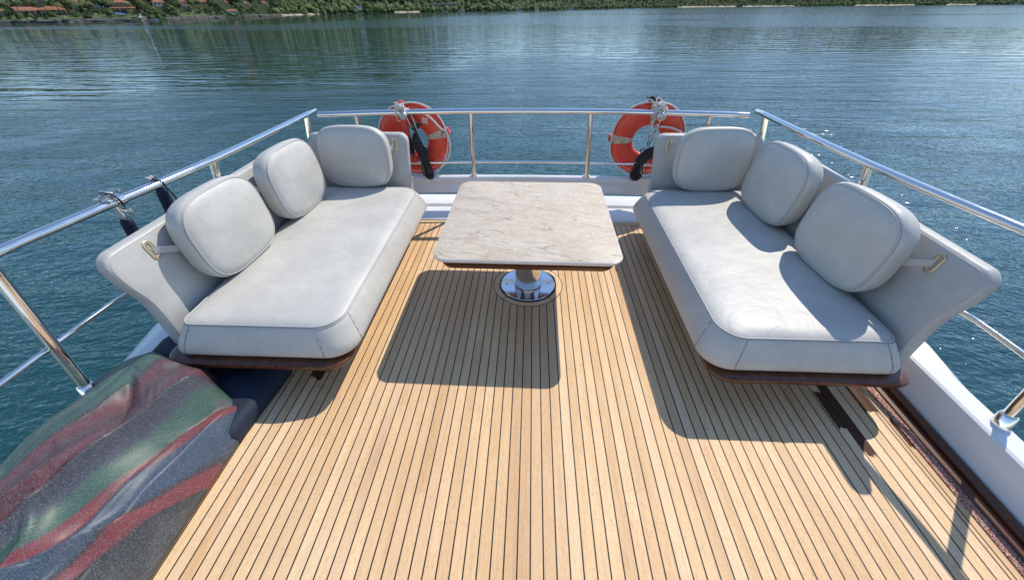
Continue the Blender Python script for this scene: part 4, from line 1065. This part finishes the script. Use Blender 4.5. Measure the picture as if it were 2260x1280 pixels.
# blue awning, slipway with white boat
AWN = Mat('blue_tarpaulin', (.06, .20, .42), .6)
root = thing('awning', (0, 0, 0), 'blue tarpaulin awning on posts in front of the two roofed brown house', 'awning', boat=False)
g = MB(); g.add([(-3.2, -2, 3.2), (3.2, -2, 2.8), (3.4, 2, 3.5), (-3.0, 2, 3.9), (-3.2, -2, 3.1), (3.2, -2, 2.7), (3.4, 2, 3.4), (-3.0, 2, 3.8)], [(0, 1, 2, 3), (7, 6, 5, 4), (0, 4, 5, 1), (1, 5, 6, 2), (2, 6, 7, 3), (3, 7, 4, 0)]); g.build('canopy', AWN, root, smooth=False, boat=False)
for x_, y_ in ((-3, -1.8), (3, -1.8), (-2.8, 1.8), (3.2, 1.8)): g = MB(); g.tube([(x_, y_, -1), (x_, y_, 2.8)], .08, 6); g.build('pole', BARK, root, boat=False)
root.location = polar(-42.2, D_(-42.2)+12, ZW+1.9); root.rotation_euler = (0, 0, R(40))
g = MB(); pr = [(-3, -.3), (3, -.3), (3, .25), (-3, .25)]
g.extrude(pr, [(lambda a, b, q=q: (a*.6, q[0], q[1]+b)) for q in ((-3, -.4), (20, 3.5))])
sw = g.build('slipway', STONE, smooth=False, boat=False); sw.location = polar(-40.7, D_(-40.7), ZW); sw.rotation_euler = (0, 0, R(34)); tag(sw, 'concrete slipway with a white boat hauled up on it', 'slipway')
BWHITE = Mat('white_boat_paint', (.36, .36, .36), .6); BDARK = Mat('dark_boat_glass', (.02, .025, .03), .2)
def motor_boat(lab, phi, t_, L, rz, z=None, flat=False):
    root = thing('motor_boat', (0, 0, 0), lab, 'boat', 'motor boats by the far shore', boat=False); W2 = L*.15; g = MB(); rows = []
    for q in np.linspace(0, 1, 9):
        b = W2*(1-max(0, (q-.45)/.55)**2.2)+.02; zz = .16*L*(.72+.35*q); x_ = -L/2+L*q
        rows.append([(x_, -b, zz), (x_, -b*.8, .02*L), (x_, 0, -.05*L), (x_, b*.8, .02*L), (x_, b, zz), (x_, b*.85, zz-.02*L), (x_, 0, zz-.02*L+.012*L), (x_, -b*.85, zz-.02*L)])
    for r_ in rows: g.v += r_
    g.f = [(i*8+k, i*8+(k+1) % 8, (i+1)*8+(k+1) % 8, (i+1)*8+k) for i in range(8) for k in range(8)]+[tuple(range(8)), tuple(range(64, 72))]
    g.build('hull', BWHITE, root, boat=False)
    if not flat:
        v, f = pad(rrect(L*.38, W2*1.5, W2*.4, 4, 3), [(.10*L, 0), (.20*L, .02*L), (.24*L, .05*L)], 0, 0, 2); g = MB().add([(x+.03*L, y, z_) for x, y, z_ in v], f); g.build('cabin', BWHITE, root, boat=False)
        g = MB().add([(x*.98+.05*L, y*1.03, z_) for x, y, z_ in pad(rrect(L*.36, W2*1.5, W2*.4, 4, 3), [(.155*L, .002), (.195*L, .012*L)], 0, 0, 1)[0]], pad(rrect(L*.36, W2*1.5, W2*.4, 4, 3), [(.155*L, .002), (.195*L, .012*L)], 0, 0, 1)[1]); g.build('window_band', BDARK, root, boat=False)
        g = MB(); g.tube([(-.1*L, -W2*.6, .24*L), (-.12*L, -W2*.5, .33*L), (-.12*L, W2*.5, .33*L), (-.1*L, W2*.6, .24*L)], .008*L, 6); g.build('radar_arch', BWHITE, root, boat=False)
    root.location = polar(phi, D_(phi)+t_, ZW+(.0 if z is None else z)); root.rotation_euler = (0, 0, R(rz)); return root
b = motor_boat('white boat hauled bow up on the slipway', -40.8, 9, 8, 118, 2.2); b.rotation_euler = (0, R(-14), R(124))
motor_boat('small open white boat at the foot of the slipway', -39.9, -3, 7, 20, flat=True)
motor_boat('small white boat moored below the modern house, left of the pair', -10.7, -10, 11, 175, flat=True)
motor_boat('white cabin boat moored below the modern house, right of the pair', -8.7, -12, 16, 8)
motor_boat('white boat beside the brown shore buildings, right of the modern house', -1.9, -10, 14, 172)
motor_boat('white motor yacht moored off the trees right of the shore centre', 4.3, -16, 22, 4)
motor_boat('distant white boat at the far right of the shore', 43.9, -30, 24, 180)
root = house('low brown waterside building beside a white boat near the centre', .0, 6, 26, 9, 1, WALLC, -3.0, 0, 1, 6, 'houses along the far shore')
# individual trees and palms
KIND = []
LABT = ['dark round tree', 'light green spreading tree', 'tall dark leafy tree']
PRO = [make_tree('tree', TREE1, '', 10, 1), make_tree('tree', TREE2, '', 9, 2), make_tree('tree', TREE1, '', 13, 3)]
SPOT = [(-49.2, 16, 0, .8, 'at the far left edge of the shore'), (-47.7, 52, 2, .8, 'behind the long bungalow'), (-46.9, 20, 1, .6, 'on the lawn beside the long bungalow'), (-45.6, 46, 2, 1, 'left of the terrace palms'), (-45.3, 14, 0, .55, 'at the sea wall below the terrace palms'),
        (-43.3, 44, 2, .9, 'behind the blue awning on its left'), (-42.9, 12, 0, .7, 'left of the blue awning'), (-40.6, 46, 2, 1.0, 'above the slipway'), (-40.0, 18, 0, .75, 'right of the slipway'), (-39.4, 12, 1, .6, 'in front of the first white house'),
        (-38.4, 16, 0, 1.0, 'in front of the gap between white and cream houses'), (-37.9, 66, 2, 1.0, 'behind the cream house'), (-36.5, 52, 2, 1.0, 'between the cream house and the broad roofed one'), (-36.0, 18, 0, .75, 'in front of the broad roofed house'), (-35.2, 14, 0, .7, 'beside the jetty near the boathouse'),
        (-34.6, 30, 2, .9, 'left of the pale blue boathouse'), (-34.2, 20, 0, .8, 'at the left wall of the boathouse'), (-32.6, 40, 2, .95, 'between boathouse and the dark windowed house'), (-32.3, 16, 1, .7, 'right of the boathouse'), (-31.2, 16, 0, .7, 'in front of the second house from the right'),
        (-30.8, 58, 2, 1.0, 'between the two rightmost white houses'), (-29.6, 14, 0, .6, 'in front of the rightmost house'), (-29.0, 30, 2, 1.0, 'right of the rightmost house'), (-28.3, 18, 0, 1.0, 'at the right end of the house row'), (-27.4, 12, 1, .8, 'above the sand at the end of the row'), (-26.4, 16, 0, 1.1, 'on the shore past the houses'),
        (-21.2, 10, 1, 1.2, 'left of the white cube building'), (-19.6, 10, 0, 1.3, 'right of the white cube building'), (-12.6, 8, 2, .8, 'at the left end of the modern house'), (-8.0, 10, 0, 1.2, 'at the right end of the modern house')]
for i, (phi, t_, k, sc, where) in enumerate(SPOT):
    o = PRO[k] if not PRO[k].get('used') else copy_tree(PRO[k]); PRO[k]['used'] = 1
    put(o, phi, D_(phi)+t_, sc, phi*3); o['label'] = LABT[k]+' '+where
PP = [make_palm(5, 8), make_palm(6, 10)]
PS = [(-48.7, 14, 1, 'at the far left before the bungalow'), (-47.0, 26, 1, 'between bungalow and timber house'), (-46.2, 16, 0, 'on the lawn of the timber house'), (-45.5, 26, 1, 'leftmost of the terrace group'), (-45.0, 22, 0, 'second of the terrace group'), (-44.6, 30, 1, 'middle of the terrace group'),
      (-44.1, 20, 0, 'fourth of the terrace group'), (-43.6, 26, 1, 'right end of the terrace group'), (-42.6, 26, 0, 'left of the two roofed brown house'), (-41.5, 14, 0, 'before the two roofed brown house'), (-40.9, 28, 1, 'left beside the slipway'), (-40.4, 24, 0, 'right beside the slipway'), (-39.8, 34, 1, 'left of the first white house'),
      (-36.3, 30, 0, 'left of the broad roofed house'), (-32.0, 30, 0, 'beside the dark windowed house')]
for i, (phi, t_, k, where) in enumerate(PS):
    o = PP[k] if not PP[k].get('used') else copy_tree(PP[k]); PP[k]['used'] = 1
    put(o, phi, D_(phi)+t_, 1.15, phi*5); o['label'] = ('tall' if k else 'short')+' palm, '+where
for o in bpy.data.objects:
    if 'used' in o: del o['used']

# ------------------------------------------------------------------ water
ZW = -5.4
def m_water():
    m = Mat('bay_water', (.006, .040, .044), .045); m.set('IOR', 1.62); m.set('Specular IOR Level', .5)
    c = m.pos(); x, y, z = m.sep(c)
    d = (x*x+y*y).m('SQRT'); ph = x.m('ARCTAN2', y)*57.3
    def look(tab, mx):       # distance of a patch edge against bearing
        t = (ph+80)/160; r_ = m.ramp(t, [((p+80)/160, (v/mx,)*3) for p, v in tab]); return m.sep(r_)[0]*mx
    # wind patches: ruffled water is rough, the calm lanes between them mirror the hills
    e1 = m.noise(m.comb(x*.020, y*.07, 2), 1.0, 4, .6, .5)-.5
    e2 = m.noise(m.comb(x*.006, y*.03, 8), 1.0, 4, .6, .8)-.5
    dd = d*(e1*.55+1); d2 = d*(e2*.35+1)
    near = dd-look([(-60, 60), (-50, 58), (-36, 55), (-16, 50), (-3, 76), (13, 75), (27, 86), (45, 100), (60, 100)], 500.0)
    farr = d2-look([(-60, 350), (-50, 320), (-30, 212), (-3, 228), (26, 205), (44, 230), (60, 240)], 500.0)
    outer = d2-look([(-60, 410), (-50, 400), (-30, 298), (-16, 390), (-3, 520), (8, 1100), (26, 2400), (60, 2400)], 2500.0)
    calm = near.ss(-6, 8)*farr.ss(6, -6)
    calm2 = outer.ss(-12, 12)*(ph.ss(14, 6))
    lane = m.noise(m.comb(x*.0022, y*.016, 0), 1.0, 3, .55, .8)
    streak = lane.ss(.56, .62)*farr.ss(0, 30)*.85
    calm = calm.max(calm2).max(streak)
    ruf = calm*-1+1
    warp = m.noise(c, .12, 2, .5, col=True); wx, wy, _ = m.sep(warp)
    X2 = x+(wx-.5)*3; Y2 = y+(wy-.5)*3
    # trains of small ripples crossing one another
    r1 = m.noise(m.comb(X2*1.3, Y2*3.4, 0), 1.0, 3, .55, .3)
    r2 = m.noise(m.comb(X2*2.0+Y2*1.5, Y2*6.0-X2*2.4, 3), 1.0, 2, .5, .2)
    r3 = m.noise(m.comb(X2*2.6-Y2*1.7, Y2*7.0+X2*3.0, 7), 1.0, 2, .5, .2)
    r4 = m.noise(m.comb(X2*.45, Y2*1.1, 4), 1.0, 2, .5, .4)
    h = r1*.8+r2*.5+r3*.5+r4*1.2
    sw = m.noise(m.comb(x*.07, y*.42, 1), 1.0, 3, .55, .5); sw2 = m.noise(m.comb(x*.22, y*1.2, 6), 1.0, 2, .5, .3)
    # wavelets too small to resolve far off still tilt the surface: an unfiltered scatter of slopes
    nz = m.noise(m.comb(x*2.3, y*2.9, 0), 3.0, 3, .6, col=True); nx, ny, _ = m.sep(nz)
    amp = ruf*(d.ss(12, 90)*.40+d.ss(120, 260)*.25+.05)+.012
    nv = m.comb((nx-.5)*amp, (ny-.5)*amp, 1.0)
    b = m.bump(sw*1.0+sw2*.22, ruf*.04+.22, 1.0, nv)
    b = m.bump(h, ruf*(d.ss(90, 18)*.26+.12)+.03, .16, b)
    m.set('Roughness', ruf*.07+.018)
    deep = m.noise(m.comb(x*.03, y*.03, 0), 1.0, 2)
    m.set('Base Color', m.mix(deep, (.002, .036, .034), (.004, .048, .046)))
    return m
WATER = m_water()
g = MB(); g.v = [(-6000, -6000, ZW), (6000, -6000, ZW), (6000, 6000, ZW), (-6000, 6000, ZW)]; g.f = [(0, 1, 2, 3)]
tag(g.build('water', WATER, smooth=False, boat=False), 'rippled blue green bay water with calm dark lanes', kind='structure')

#==END==
for o in BOAT:
    o.matrix_world = TRIM @ o.matrix_basis
for o in bpy.data.objects:
    if '_base' in o: del o['_base']
